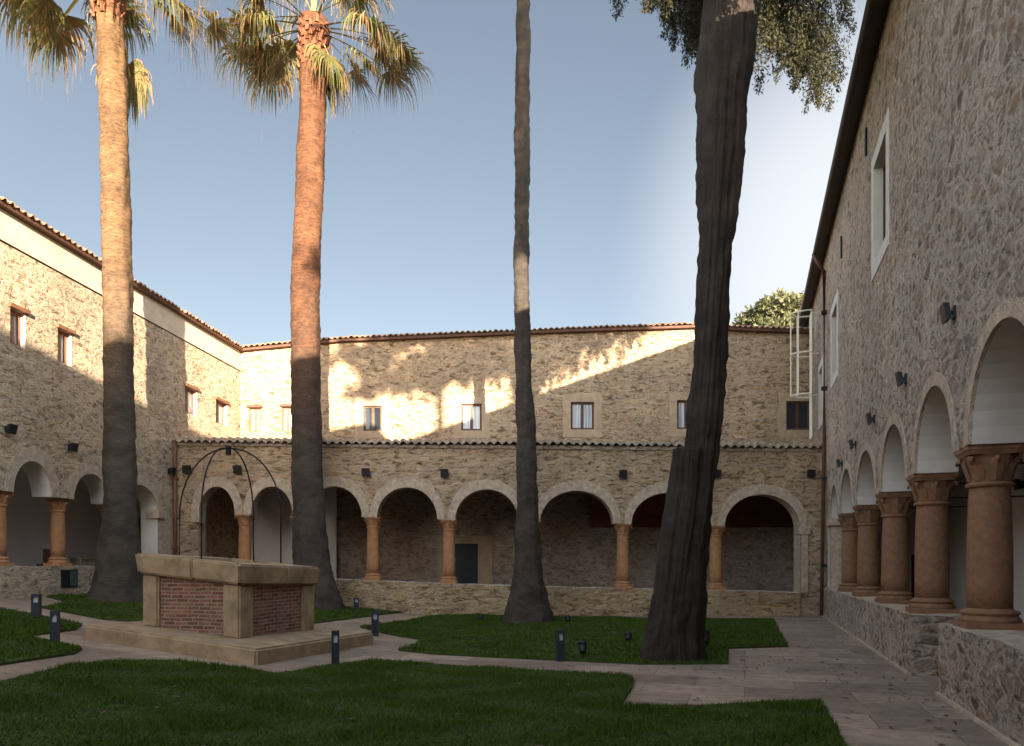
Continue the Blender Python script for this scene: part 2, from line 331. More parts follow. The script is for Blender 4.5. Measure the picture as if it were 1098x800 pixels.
def cbox(bm, c, s, rz=0, mi=0):
    ca, sa = math.cos(rz), math.sin(rz); pts = []
    for z in (-1, 1):
        for x, y in ((-1, -1), (1, -1), (1, 1), (-1, 1)):
            X, Y = x * s[0] / 2, y * s[1] / 2
            pts.append((c[0] + X * ca - Y * sa, c[1] + X * sa + Y * ca, c[2] + z * s[2] / 2))
    return hexa(bm, pts, mi)
def tube(bm, pts, r, seg=8, mi=0, cap=True):
    pts = [Vector(p) for p in pts]; rings = []
    rr = r if isinstance(r, (list, tuple)) else [r] * len(pts)
    for i, p in enumerate(pts):
        t = (pts[min(i + 1, len(pts) - 1)] - pts[max(i - 1, 0)]).normalized()
        a = t.cross(Vector((0, 0, 1)))
        if a.length < 1e-3: a = t.cross(Vector((1, 0, 0)))
        a.normalize(); b2 = t.cross(a)
        rings.append([bm.verts.new(p + (a * math.cos(2 * math.pi * k / seg) + b2 * math.sin(2 * math.pi * k / seg)) * rr[i]) for k in range(seg)])
    for i in range(len(rings) - 1):
        for k in range(seg):
            bm.faces.new((rings[i][k], rings[i][(k + 1) % seg], rings[i + 1][(k + 1) % seg], rings[i + 1][k])).material_index = mi
    if cap:
        bm.faces.new(rings[0][::-1]).material_index = mi; bm.faces.new(rings[-1]).material_index = mi
def lathe(bm, prof, c=(0, 0, 0), seg=24, mi=0):
    rings = [[bm.verts.new((c[0] + r * math.cos(2 * math.pi * k / seg), c[1] + r * math.sin(2 * math.pi * k / seg), c[2] + z)) for k in range(seg)] for r, z in prof]
    for i in range(len(rings) - 1):
        for k in range(seg):
            bm.faces.new((rings[i][k], rings[i][(k + 1) % seg], rings[i + 1][(k + 1) % seg], rings[i + 1][k])).material_index = mi
    bm.faces.new(rings[0][::-1]); bm.faces.new(rings[-1])

# terrain: level on the right, rising gently to the left
KNEE, SLOPE, LEFT = -2.5, 0.095, -14.0
def gz(x, y=0):
    return SLOPE * max(0.0, KNEE - max(x, LEFT))
def ground(px, py):
    kx, kz = (px - CX) / F, (HY - py) / F
    lo, hi = 0.5, 80.0
    for _ in range(60):
        t = (lo + hi) / 2
        if EYE + kz * t > gz(kx * t): lo = t
        else: hi = t
    return Vector((kx * lo, lo, gz(kx * lo)))
def at_y(px, py, y): return Vector(((px - CX) * y / F, y, EYE + (HY - py) * y / F))

class Wall:
    """a vertical wall plane x,y -> u along the wall, d into the building"""
    def __init__(s, p0, dr, nin):
        s.p0 = Vector((p0[0], p0[1], 0)); s.d = Vector((dr[0], dr[1], 0)).normalized(); s.n = Vector((nin[0], nin[1], 0)).normalized()
    def P(s, u, z, d=0.0):
        p = s.p0 + s.d * u + s.n * d; return Vector((p.x, p.y, z))
    def uv(s, px, py, d=0.0):
        k = Vector(((px - CX) / F, 1, 0)); o = s.p0 + s.n * d
        t = o.dot(s.n) / k.dot(s.n); q = k * t
        return (q - o).dot(s.d), EYE + (HY - py) / F * t
    def u_of_y(s, y): return (y - s.p0.y) / s.d.y
WR = Wall((2.55, 0), (.31375, 1), (1, -.31375))
WL = Wall((-13.44, 0), (.1075, 1), (-1, .1075))
WB = Wall((0, 24), (1, 0), (0, 1))
WU = Wall((0, 28.5), (1, 0), (0, 1))
WF = Wall((0, -5), (1, 0), (0, -1))

def wall_mesh(name, W, outer, holes, thick, mats, parent, d0=0.0):
    """outline in (u,z) with holes, extruded by thick into the building; reveals take material 1"""
    bm = bmesh.new(); loops = [outer] + holes; edges = []; lv = []
    for lp in loops:
        vs = [bm.verts.new(W.P(u, z, d0)) for u, z in lp]; lv.append(vs)
        for i in range(len(vs)): edges.append(bm.edges.new((vs[i], vs[(i + 1) % len(vs)])))
    bmesh.ops.triangle_fill(bm, use_beauty=True, use_dissolve=False, edges=edges, normal=-W.n)
    front = list(bm.faces); off = W.n * thick
    bv = {v: bm.verts.new(v.co + off) for v in list(bm.verts)}
    for f in front: bm.faces.new([bv[v] for v in reversed(f.verts)]).material_index = 0
    for vs in lv:
        for i in range(len(vs)):
            a, b2 = vs[i], vs[(i + 1) % len(vs)]
            f = bm.faces.new((a, b2, bv[b2], bv[a])); f.material_index = 1
    return bobj(name, bm, mats, parent)
def arch_pts(a, n=18):
    """a = (u0, zs0, u1, zs1, crown); points from u0 to u1 over the top"""
    u0, z0, u1, z1, c = a; out = []
    for i in range(n + 1):
        th = math.pi * (1 - i / n); s = (math.cos(th) + 1) / 2
        zs = z0 + (z1 - z0) * s; out.append((u0 + (u1 - u0) * s, zs + (c - zs) * math.sin(th)))
    return out
_rk = [0]
def arch_ring(name, W, a, wid, mats, parent, d=-0.012, n=24, maxw=9):
    """raised mortar band round an arch, slightly uneven"""
    u0, z0, u1, z1, c = a; bm = bmesh.new(); rows = []; _rk[0] += 1; d = d - .003 * (_rk[0] % 2)
    cu, hw = (u0 + u1) / 2, (u1 - u0) / 2
    for i in range(n + 1):
        th = math.pi * (1 - i / n); s = (math.cos(th) + 1) / 2; zs = z0 + (z1 - z0) * s
        wj = min(wid * (1 + 0.05 * math.sin(i * 2.7 + u0 * 3) + 0.03 * math.sin(i * 5.1)), maxw / max(.05, abs(math.cos(th))))
        pi_ = (cu + (hw - .004) * math.cos(th), zs + (c - zs - .004) * math.sin(th)); po = (cu + (hw + wj) * math.cos(th), zs + (c - zs + wj) * math.sin(th))
        rows.append([bm.verts.new(W.P(*pi_, d)), bm.verts.new(W.P(*po, d)), bm.verts.new(W.P(*po, 0.03)), bm.verts.new(W.P(*pi_, 0.03))])
    for i in range(n):
        for k in range(4): bm.faces.new((rows[i][k], rows[i][(k + 1) % 4], rows[i + 1][(k + 1) % 4], rows[i + 1][k]))
    bm.faces.new(rows[0]); bm.faces.new(rows[-1][::-1])
    return bobj(name, bm, mats, parent)
def ubox(bm, W, u0, u1, z0, z1, d0, d1, mi=0):
    hexa(bm, [W.P(u0, z0, d0), W.P(u1, z0, d0), W.P(u1, z0, d1), W.P(u0, z0, d1), W.P(u0, z1, d0), W.P(u1, z1, d0), W.P(u1, z1, d1), W.P(u0, z1, d1)], mi)
def rough_box(name, W, u0, u1, zb, zt, d0, d1, mats, parent, step=0.16, amp=0.022):
    """masonry block with an uneven face: zb, zt are functions of u"""
    nu = max(2, int((u1 - u0) / step)); nd = max(2, int((d1 - d0) / 0.2)); nz = 6
    prof = [(d0, i / nz) for i in range(nz + 1)] + [(d0 + (d1 - d0) * i / nd, 1.0) for i in range(1, nd + 1)] + [(d1, 1 - i / 2) for i in (1, 2)]
    bm = bmesh.new(); g = []
    for i in range(nu + 1):
        u = u0 + (u1 - u0) * i / nu; row = []
        for d, f in prof:
            z = zb(u) + (zt(u) - zb(u)) * f; p = W.P(u, z, d)
            nn = noise.noise_vector(p * 3.1) * amp + noise.noise_vector(p * 9.0) * amp * .6
            if f == 0: nn.z = 0
            row.append(bm.verts.new(p + nn))
        g.append(row)
    for i in range(nu):
        for k in range(len(prof) - 1):
            f = bm.faces.new((g[i][k], g[i + 1][k], g[i + 1][k + 1], g[i][k + 1])); f.material_index = 1 if nz <= k < nz + nd else 0
    for row in (g[0], g[-1]): bm.faces.new(row)
    return bobj(name, bm, mats, parent)
def tile_roof(name, eave, nin, depth, pitch, mats, parent, period=0.27, h=0.055, thick=0.05):
    """barrel tiles: eave polyline of points, running inward by depth; slightly uneven rows"""
    eave = [Vector(p) for p in eave]; L = [0]
    for a, b2 in zip(eave, eave[1:]): L.append(L[-1] + (b2 - a).length)
    n = max(4, int(L[-1] / period)) * 6; bm = bmesh.new(); rows = []
    nin = Vector((nin[0], nin[1], 0)).normalized()
    for i in range(n + 1):
        s = L[-1] * i / n; k = 0
        while k < len(L) - 2 and s > L[k + 1]: k += 1
        p = eave[k].lerp(eave[k + 1], (s - L[k]) / (L[k + 1] - L[k])); ph = (i % 6) / 6; t = i // 6
        zz = h * (math.sin(math.pi * min(1, ph * 1.5)) if ph < .667 else -0.45 * math.sin(math.pi * (ph - .667) * 3))
        jit = (noise.noise(Vector((t * 1.7, 3.3, s * .01))) ) * 0.05
        e = p - nin * (0.02 + jit) + Vector((0, 0, zz + jit * .3))
        far = p + nin * depth + Vector((0, 0, zz + depth * math.tan(pitch)))
        row = [bm.verts.new(e + Vector((0, 0, -thick * .45))), bm.verts.new(e), bm.verts.new(far), bm.verts.new(far - Vector((0, 0, thick * .45)))]
        rows.append(row)
    for i in range(n):
        for k in range(4):
            bm.faces.new((rows[i][k], rows[i + 1][k], rows[i + 1][(k + 1) % 4], rows[i][(k + 1) % 4]))
    bm.faces.new(rows[0]); bm.faces.new(rows[-1][::-1])
    return bobj(name, bm, mats, parent)

_colcache = {}
def column(parent, loc, h, r, material, rz=0.0, cap=0.42, ornate=True):
    """shaft with base and leafy capital as sub-parts; meshes shared between columns of one size"""
    key = (round(h, 2), r, material.name, round(rz, 2), cap)
    if key not in _colcache:
        zc = h - cap; bm = bmesh.new()
        lathe(bm, [(r * 1.02, .20), (r * 1.03, .5), (r * 1.02, h * .45), (r * .95, h * .7), (r * .9, zc - .04), (r * .9, zc - .03)], seg=28)
        sh = bpy.data.meshes.new("column"); 
        bmesh.ops.recalc_face_normals(bm, faces=bm.faces); bm.to_mesh(sh); bm.free()
        sh.materials.append(material); sh.polygons.foreach_set("use_smooth", [len(p.vertices) == 4 for p in sh.polygons])
        bm = bmesh.new(); cbox(bm, (0, 0, .04), (r * 2.7, r * 2.7, .085), rz)
        lathe(bm, [(r * 1.36, .08), (r * 1.4, .10), (r * 1.37, .125), (r * 1.28, .14), (r * 1.24, .155), (r * 1.26, .165), (r * 1.34, .18), (r * 1.34, .195), (r * 1.2, .212), (r * 1.08, .225), (r * 1.03, .24), (r * .9, .245)], seg=28)
        ba = bpy.data.meshes.new("base"); bmesh.ops.recalc_face_normals(bm, faces=bm.faces); bm.to_mesh(ba); bm.free(); ba.materials.append(material)
        bm = bmesh.new(); k = cap / .42
        lathe(bm, [(r * .8, zc - .05), (r * 1.05, zc - .045), (r * 1.1, zc - .02), (r * 1.05, zc), (r * .92, zc + .01), (r * .95, zc + .1 * k), (r * 1.08, zc + .2 * k), (r * 1.18, zc + .28 * k), (r * 1.27, zc + .31 * k), (r * 1.0, zc + .312 * k)], seg=28)
        if ornate:
            for q in range(8):                                   # leaves curling outward, volutes at the corners
                an = rz + math.pi / 4 * q; big = q % 2 == 1; l0 = 1.15 if big else .95
                c0, s0 = math.cos(an), math.sin(an); tv = Vector((-s0, c0, 0)); rv = Vector((c0, s0, 0)); prev = None
                for t, (rad, z, wd) in enumerate([(.9, .02, .26), (1.02, .12, .34), (1.14, .2, .30), (1.24 * l0, .27, .22), (1.42 * l0, .29, .16), (1.46 * l0, .24, .10)]):
                    cpt = rv * (r * rad) + Vector((0, 0, zc + z * k)); a, b2, c3 = (bm.verts.new(cpt - tv * wd * r), bm.verts.new(cpt + rv * .025), bm.verts.new(cpt + tv * wd * r))
                    if prev: bm.faces.new((prev[0], prev[1], b2, a)); bm.faces.new((prev[1], prev[2], c3, b2))
                    prev = (a, b2, c3)
        ab = []; nseg = 32                                       # abacus with hollow sides and cut corners
        for z, g in ((zc + .315 * k, .93), (zc + .36 * k, 1.0), (zc + .37 * k, 1.04), (zc + cap, 1.04)):
            ring = []
            for i in range(nseg):
                th = 2 * math.pi * i / nseg; c8 = max(abs(math.cos(th)), abs(math.sin(th)))
                rad = min(1 / c8, 1.28) * r * 1.34 * g * (1 - .10 * (abs(math.cos(2 * th)) ** 2))
                ring.append(bm.verts.new((rad * math.cos(th + rz), rad * math.sin(th + rz), z)))
            ab.append(ring)
        for i in range(len(ab) - 1):
            for q in range(nseg): bm.faces.new((ab[i][q], ab[i][(q + 1) % nseg], ab[i + 1][(q + 1) % nseg], ab[i + 1][q]))
        bm.faces.new(ab[0][::-1]); bm.faces.new(ab[-1])
        ca = bpy.data.meshes.new("capital"); bmesh.ops.recalc_face_normals(bm, faces=bm.faces); bm.to_mesh(ca); bm.free(); ca.materials.append(material)
        _colcache[key] = (sh, ba, ca)
    sh, ba, ca = _colcache[key]
    o = bpy.data.objects.new("column", sh); COL.objects.link(o); o.parent = parent; o.location = Vector(loc) - abs_loc(parent)
    for nm, me in (("base", ba), ("capital", ca)):
        c = bpy.data.objects.new(nm, me); COL.objects.link(c); c.parent = o
    return o

def window(W, parent, u0, u1, z0, z1, sur=None, sur_w=0.22, frame='wood', glass='cglass', d=0.1, mull=True, lintel=None, sill=False):
    """frame with two casements set in the opening; pane and surround as sub-parts"""
    bm = bmesh.new(); f = 0.075
    ubox(bm, W, u0, u0 + f, z0, z1, d, d + .08); ubox(bm, W, u1 - f, u1, z0, z1, d, d + .08)
    ubox(bm, W, u0 + f, u1 - f, z1 - f, z1, d, d + .08); ubox(bm, W, u0 + f, u1 - f, z0, z0 + f, d, d + .08)
    if mull: ubox(bm, W, (u0 + u1) / 2 - .055, (u0 + u1) / 2 + .055, z0 + f, z1 - f, d + .01, d + .07)
    o = bobj('window', bm, M[frame], parent)
    bm = bmesh.new(); ubox(bm, W, u0 + f, u1 - f, z0 + f, z1 - f, d + .04, d + .055); bobj('pane', bm, M[glass], o)
    if lintel:
        bm = bmesh.new(); ubox(bm, W, u0 - .07, u1 + .07, z1 - .01, z1 + .08, -.08, d); bobj('lintel', bm, M[lintel], o)
    if sur:
        s = sur_w; g = .002; bm = bmesh.new()
        for a in ((u0 - s, u0 - g, z0 - s, z1 + s), (u1 + g, u1 + s, z0 - s, z1 + s), (u0 - g, u1 + g, z1 + g, z1 + s), (u0 - g, u1 + g, z0 - s, z0 - g)):
            ubox(bm, W, a[0], a[1], a[2], a[3], -.015, .05)
        bobj('surround', bm, M[sur], o)
    if sill:
        bm = bmesh.new(); ubox(bm, W, u0 - .1, u1 + .1, z0 - .09, z0, -.12, d); bobj('sill', bm, M['surround_pale'], o)
    return o
def rect(u0, u1, z0, z1): return [(u0, z0), (u1, z0), (u1, z1), (u0, z1)]
def lerp_tab(tab, x):
    if x <= tab[0][0]: (a, b), (c, d) = tab[0], tab[1]
    elif x >= tab[-1][0]: (a, b), (c, d) = tab[-2], tab[-1]
    else:
        for (a, b), (c, d) in zip(tab, tab[1:]):
            if a <= x <= c: break
    return b + (d - b) * (x - a) / (c - a)

# ------------------------------------------------------------------ ground, paths, lawns
def strip_ground(name, x0, x1, y0, y1, dz, m):
    xs = sorted({x0, LEFT, KNEE, x1}); xs = [x for x in xs if x0 <= x <= x1]; V = []; Fc = []
    for x in xs: V += [(x, y0, gz(x) + dz), (x, y1, gz(x) + dz)]
    for i in range(len(xs) - 1): Fc.append((2 * i, 2 * i + 2, 2 * i + 3, 2 * i + 1))
    return tag(pobj(name, V, Fc, m), kind='structure')
strip_ground('ground', -600, 600, -300, 900, -.02, M['soil'])
strip_ground('path', -13.9, 10.6, -5.2, 24.0, 0.0, M['paving'])
def P2(lst): return [ground(a, b) for a, b in lst]
LAWNS = []
A = P2([(0, 734), (37, 725), (75, 715), (131, 710), (187, 710), (262, 719), (296, 724), (321, 721), (350, 715), (399, 709), (462, 714), (575, 721), (665, 726), (680, 730), (678, 738), (665, 759), (750, 759), (880, 753), (906, 800)])
e = (A[-1] - A[-2]).normalized()
A = A + [A[-1] + e * 3.6, Vector((-4.6, 1.0, 0)), Vector((-7.0, 5.0, 0)), Vector((-8.6, 9.3, 0))]
LAWNS.append(('front', A))
LAWNS.append(('right', P2([(386, 673), (404, 678), (436, 684), (455, 687), (446, 692), (427, 698), (462, 702), (519, 705), (605, 709), (690, 713), (781, 712.5), (781, 696), (845, 694), (829, 665), (690, 663.5), (537, 661), (481, 660), (462, 661), (436, 667)])))
LAWNS.append(('back', P2([(45, 639), (75, 647), (43, 652), (112, 665), (157, 668), (230, 672), (337, 669), (400, 661), (431, 657), (400, 654), (365, 652), (300, 647), (230, 642), (170, 639.5), (94, 638)])))
D = P2([(0, 654), (40, 661), (88, 671), (82, 676), (30, 683), (45, 687), (88, 697), (80, 702), (0, 714)])
D = D + [D[-1] + Vector((-2.6, -1.3, 0)), D[0] + Vector((-1.2, -.4, 0))]
LAWNS.append(('left', D))
def in_poly(x, y, poly):
    c = np.zeros(len(x), bool); n = len(poly)
    for i in range(n):
        x0, y0 = poly[i].x, poly[i].y; x1, y1 = poly[(i + 1) % n].x, poly[(i + 1) % n].y
        k = ((y0 > y) != (y1 > y)) & (x < (x1 - x0) * (y - y0) / (y1 - y0 + 1e-12) + x0); c ^= k
    return c
gzv = lambda x: SLOPE * np.maximum(0, KNEE - np.maximum(x, LEFT))
for ln, poly in LAWNS:
    bm = bmesh.new(); vs = [bm.verts.new((p.x, p.y, 0)) for p in poly]
    ed = [bm.edges.new((vs[i], vs[(i + 1) % len(vs)])) for i in range(len(vs))]
    bmesh.ops.triangle_fill(bm, use_beauty=True, edges=ed, normal=(0, 0, 1))
    bmesh.ops.bisect_plane(bm, geom=list(bm.verts) + list(bm.edges) + list(bm.faces), plane_co=(KNEE, 0, 0), plane_no=(1, 0, 0))
    top = list(bm.faces)
    r_ = bmesh.ops.extrude_face_region(bm, geom=top)
    up = [g for g in r_['geom'] if isinstance(g, bmesh.types.BMVert)]
    for v in bm.verts: v.co.z = gz(v.co.x) - .01
    for v in up: v.co.z += .045
    tag(bobj('lawn', bm, M['turf']), kind='structure')
    # blades
    xs = [p.x for p in poly]; ys = [p.y for p in poly]
    area = (max(xs) - min(xs)) * (max(ys) - min(ys)); dens = {'front': 2600, 'left': 1500, 'right': 1100, 'back': 700}[ln]
    n = int(area * dens); x = rng.uniform(min(xs) - .03, max(xs) + .03, n); y = rng.uniform(min(ys) - .03, max(ys) + .03, n)
    k = in_poly(x, y, poly)
    if ln == 'front': k &= (y > 4.6)
    x, y = x[k], y[k]; n = len(x)
    clump = 0.75 + 0.5 * np.sin(x * 3.1 + np.sin(y * 2.3) * 2) * np.sin(y * 2.7 + 1) ; clump = np.clip(clump, .5, 1.4)
    h = rng.uniform(.035, .075, n) * clump; wd = rng.uniform(.004, .008, n) * (1.0 if ln == 'front' else 2.0)
    an = rng.uniform(0, 2 * np.pi, n); ln_ = rng.normal(0, .025, (n, 2)); z = gzv(x) + .03
    dx, dy = np.cos(an) * wd, np.sin(an) * wd
    V = np.stack([np.stack([x - dx, y - dy, z], 1), np.stack([x + dx, y + dy, z], 1), np.stack([x + ln_[:, 0], y + ln_[:, 1], z + h], 1)], 1)
    tag(quads_obj('grass', V, M['grass'], k=3), {'front': 'short dark green grass of the large lawn nearest the camera', 'left': 'short dark green grass of the small notched lawn on the left', 'right': 'short dark grass round the slender palm and the thick cypress trunk', 'back': 'short dark grass behind the brick well, round the two lit palms'}[ln], 'grass', kind='stuff')

# ------------------------------------------------------------------ right wing
y_ = lambda W, y: W.u_of_y(y)
RW = empty('stone_wing', WR.P(WR.u_of_y(8), 0, .3), 'tall grey rubble stone wing with thick brown columns at the right edge', 'building')
cols_y = [-20.4, -17.7, -15.0, -12.3, -9.6, -6.9, -4.2, -1.7, .7, 3.4, 6.1, 8.87, 11.6, 14.45, 17.6, 20.45, 22.75]
EAVE_PARAPET_R = [(-26, 14.0), (-18, 13.5), (-7, 13.05), (-5, 12.9), (-3.4, 11.6), (-1.2, 11.55), (14.2, 11.6), (22.9, 11.6), (34, 11.55)]  # higher parapet behind the camera: unseen, added to cast the roof shadow
ez = lambda y: lerp_tab(EAVE_PARAPET_R, y)
arches = []
for a, b2 in zip(cols_y, cols_y[1:]):
    arches.append((WR.u_of_y(a + .33), 3.02, WR.u_of_y(b2 - .33), 3.02, 3.02 + min(1.06, (b2 - a - .66) * .53)))
arches[-1] = (WR.u_of_y(20.78), 3.03, WR.u_of_y(22.5), 3.03, 3.95)
out = [(WR.u_of_y(-26), -.2), (WR.u_of_y(cols_y[0] - .3), -.2), (WR.u_of_y(cols_y[0] - .3), 3.02)]
for a in arches: out += arch_pts(a)
out += [(WR.u_of_y(23.05), 3.03), (WR.u_of_y(23.05), -.2), (WR.u_of_y(24.3), -.2), (WR.u_of_y(33), -.2)]
for y in (33, 22.9, 14.2, -1.2, -3.4, -5, -7, -18, -26): out.append((WR.u_of_y(y), ez(y) + .02))
wins_R = [(13.55, 14.85, 7.62, 9.52), (20.9, 22.15, 7.15, 9.0), (24.9, 26.0, 6.6, 8.3), (5.4, 6.7, 7.62, 9.52)]
holes = [rect(WR.u_of_y(a), WR.u_of_y(b2), c, d) for a, b2, c, d in wins_R]
wall_mesh('wall', WR, out, holes, .58, [M['stone_right'], M['plaster']], RW)
for i, a in enumerate(arches):
    if a[2] > WR.u_of_y(1): arch_ring('arch_band', WR, a, .17, M['trim'], RW)
for a, b2, c, d in wins_R[:4]:
    window(WR, RW, WR.u_of_y(a), WR.u_of_y(b2), c, d, sur='surround_pale', sur_w=.27, frame='wood', glass='glass', d=.16)
pl = lambda u: -.15
for a, b2 in ((-26, 9.45), (11.0, 23.95)):
    rough_box('plinth', WR, WR.u_of_y(a), WR.u_of_y(b2), pl, lambda u: .90, -.1, .62, [M['stone_plinth'], M['trim']], RW)
bm = bmesh.new()                                                   # pale mortar line at the foot of the plinth
for a, b2 in ((-5, 9.43), (11.02, 23.9)): ubox(bm, WR, WR.u_of_y(a), WR.u_of_y(b2), -.05, .035, -.15, -.08)
bobj('plinth_footing', bm, M['trim'], RW)
rzR = math.atan2(WR.d.y, WR.d.x)
for y in cols_y[1:-1]:
    if y > -6: column(RW, WR.P(WR.u_of_y(y), .895, .30), 3.02 - .895, .23, M['column'], rzR)
bm = bmesh.new(); ubox(bm, WR, WR.u_of_y(22.52), WR.u_of_y(23.04), .9, 2.82, .02, .56); ubox(bm, WR, WR.u_of_y(22.42), WR.u_of_y(23.1), 2.82, 3.03, -.06, .62)
bobj('pilaster', bm, M['trim'], RW)
# gallery behind: plaster wall, ceiling, floor, upper body
gd = 3.9
bm = bmesh.new(); ubox(bm, WR, WR.u_of_y(-26), WR.u_of_y(33), -.2, 4.7, gd, gd + .3); bobj('gallery_wall', bm, M['white_plaster'], RW)
bm = bmesh.new(); ubox(bm, WR, WR.u_of_y(-26), WR.u_of_y(33), 4.4, 4.65, .582, gd - .002); bobj('gallery_ceiling', bm, M['white_plaster'], RW)
bm = bmesh.new(); ubox(bm, WR, WR.u_of_y(-26), WR.u_of_y(33), -.3, .012, .0, gd - .002); bobj('gallery_floor', bm, M['floor'], RW)
bm = bmesh.new()
ubox(bm, WR, WR.u_of_y(-26), WR.u_of_y(33), 4.7, 12.5, 5.0, 5.3); ubox(bm, WR, WR.u_of_y(-26.3), WR.u_of_y(-26.01), -.2, 11.0, 0, 5.3); ubox(bm, WR, WR.u_of_y(33.01), WR.u_of_y(33.3), -.2, 10.9, 0, 5.3); ubox(bm, WR, WR.u_of_y(-26), WR.u_of_y(33), -.2, 4.69, gd + .31, 5.3)
bobj('rear_wall', bm, M['stone_right'], RW)
for y in cols_y[7:-1]:
    bm = bmesh.new(); tube(bm, [WR.P(WR.u_of_y(y), 3.16, .5), WR.P(WR.u_of_y(y), 3.16, gd)], .018, 6); bobj('tie_rod', bm, M['iron'], RW)
bm = bmesh.new(); ubox(bm, WR, WR.u_of_y(27.6), WR.u_of_y(27.9), .012, 4.39, .59, gd - .003); bobj('gallery_end_wall', bm, M['white_plaster'], RW)
bm = bmesh.new(); ubox(bm, WR, WR.u_of_y(27.5), WR.u_of_y(27.598), .014, 2.0, 3.2, 3.85); bobj('door', bm, M['door'], RW)
ev = [WR.P(WR.u_of_y(y), ez(y), -.28) for y in (-1.2, 14.2, 22.9, 33.3)]
tile_roof('roof', ev, WR.n, 5.9, R(13), M['tile'], RW)
tile_roof('roof', [WR.P(WR.u_of_y(-26.3), 11.62, .6), WR.P(WR.u_of_y(-1.21), 11.62, .6)], WR.n, 5.0, R(12), M['tile'], RW)
bm = bmesh.new()
for (ya, yb) in zip((-1.1, 14.2, 22.9), (14.2, 22.9, 33)):
    hexa(bm, [WR.P(WR.u_of_y(ya), ez(ya) - .075, -.29), WR.P(WR.u_of_y(yb), ez(yb) - .075, -.29), WR.P(WR.u_of_y(yb), ez(yb) + .005, -.003), WR.P(WR.u_of_y(ya), ez(ya) + .005, -.003),
              WR.P(WR.u_of_y(ya), ez(ya) - .045, -.29), WR.P(WR.u_of_y(yb), ez(yb) - .045, -.29), WR.P(WR.u_of_y(yb), ez(yb) + .03, -.003), WR.P(WR.u_of_y(ya), ez(ya) + .03, -.003)])
bobj('eave_board', bm, M['gutter'], RW)
bm = bmesh.new(); tube(bm, [WR.P(WR.u_of_y(y), ez(y) - .07, -.35) for y in (-1.1, 14.2, 22.9, 33)], .07, 10); bobj('gutter', bm, M['gutter'], RW)
bm = bmesh.new()                                                    # small iron wall ties high on the wall
for px, py in ((929.7, 152), (903, 265)):
    bm = bmesh.new(); u, z = WR.uv(px, py); ubox(bm, WR, u - .05, u + .05, z - .28, z + .28, -.04, .02); bobj('wall_anchor', bm, M['iron'], RW)

# ------------------------------------------------------------------ back wing: low arcade with tiled lean-to, tall wall behind
BW = empty('arcade_wing', (0, 26, 0.2), 'long tan stone wing at the far end, low arcade below a tall sunlit wall', 'building')
bx = lambda px: (px - CX) * 24 / F
bz = lambda py: EYE + (HY - py) * 24 / F
SPR = [(187, 551.5), (262, 552), (400, 554.5), (480, 557.5), (668, 561.5), (767, 564), (885, 566)]
PLT = [(187, 617), (360, 621), (480, 626), (668, 631), (767, 633), (885, 636)]
LED = [(187, 474.5), (400, 476.5), (600, 477), (885, 481.5)]
spr = lambda px: bz(lerp_tab(SPR, px)); plt = lambda px: bz(lerp_tab(PLT, px)); led = lambda px: bz(lerp_tab(LED, px))
AB = [(213, 252, 521.5), (269, 314, 521.5), (329, 388, 521.5), (404, 469, 522.5), (488, 556, 524.5), (579, 658, 526), (677, 757, 528), (777, 858, 530)]
archesB = [(bx(a), spr(a), bx(b2), spr(b2), bz(c)) for a, b2, c in AB]
out = [(bx(187), 0), (archesB[0][0], 0)]
for i, a in enumerate(archesB):
    if i == 0: out.append((a[0], a[1] - .001))
    out += arch_pts(a, 20)[1 if i == 0 else 0:]
out += [(archesB[-1][2], -.1), (bx(885), -.1), (bx(885), led(885)), (bx(600), led(600)), (bx(400), led(400)), (bx(187), led(187))]
wall_mesh('arcade_wall', WB, out, [], .56, [M['stone'], M['trim']], BW)
for a in archesB: arch_ring('arch_band', WB, a, .32, M['trim'], BW, maxw=.235)
pxB = lambda u: u * F / 24 + CX
rough_box('plinth', WB, bx(253), bx(857), lambda u: gz(u) - .15, lambda u: plt(pxB(u)), -.1, .6, [M['stone_plinth_back'], M['plaster']], BW, amp=.018)
for px in (262.5, 321.5, 400, 481.5, 567.5, 668, 767.5):
    px_ax = CX + (px - CX); x = (px_ax - CX) * 24.28 / F
    zt, zb = spr(px), plt(px); column(BW, (x, 24.28, zb - .005), round(zt - zb + .005, 1) if abs(round(zt - zb, 1) - (zt - zb)) < .0 else zt - zb + .005, .2, M['column_warm'], 0, .30)
bm = bmesh.new()
ubox(bm, WB, bx(859), bx(866), plt(860), spr(860) - .22, -.05, -.003); ubox(bm, WB, bx(855), bx(868), spr(860) - .22, spr(860), -.10, .02); bobj('pilaster', bm, M['trim'], BW)
bm = bmesh.new(); ubox(bm, WB, bx(206), bx(215.5), spr(210) - .26, spr(210), -.12, .3); bobj('pilaster', bm, M['trim'], BW)
# lean-to roof in front of the tall wall
edge = [WB.P(bx(px), led(px) + .10, -.17) for px in (187, 400, 600, 884)]
tile_roof('lean_to_roof', edge, (0, 1), 4.64, R(4.5), M['ledge_tile'], BW, period=.25, h=.06, thick=.22)
bm = bmesh.new(); hexa(bm, [WB.P(bx(187), led(187) - .10, -.05), WB.P(bx(885), led(885) - .10, -.05), WB.P(bx(885), led(885) - .10, .0), WB.P(bx(187), led(187) - .10, .0), WB.P(bx(187), led(187) - .002, -.07), WB.P(bx(885), led(885) - .002, -.07), WB.P(bx(885), led(885) - .002, .0), WB.P(bx(187), led(187) - .002, .0)]); bobj('cornice', bm, M['stone_dark'], BW)
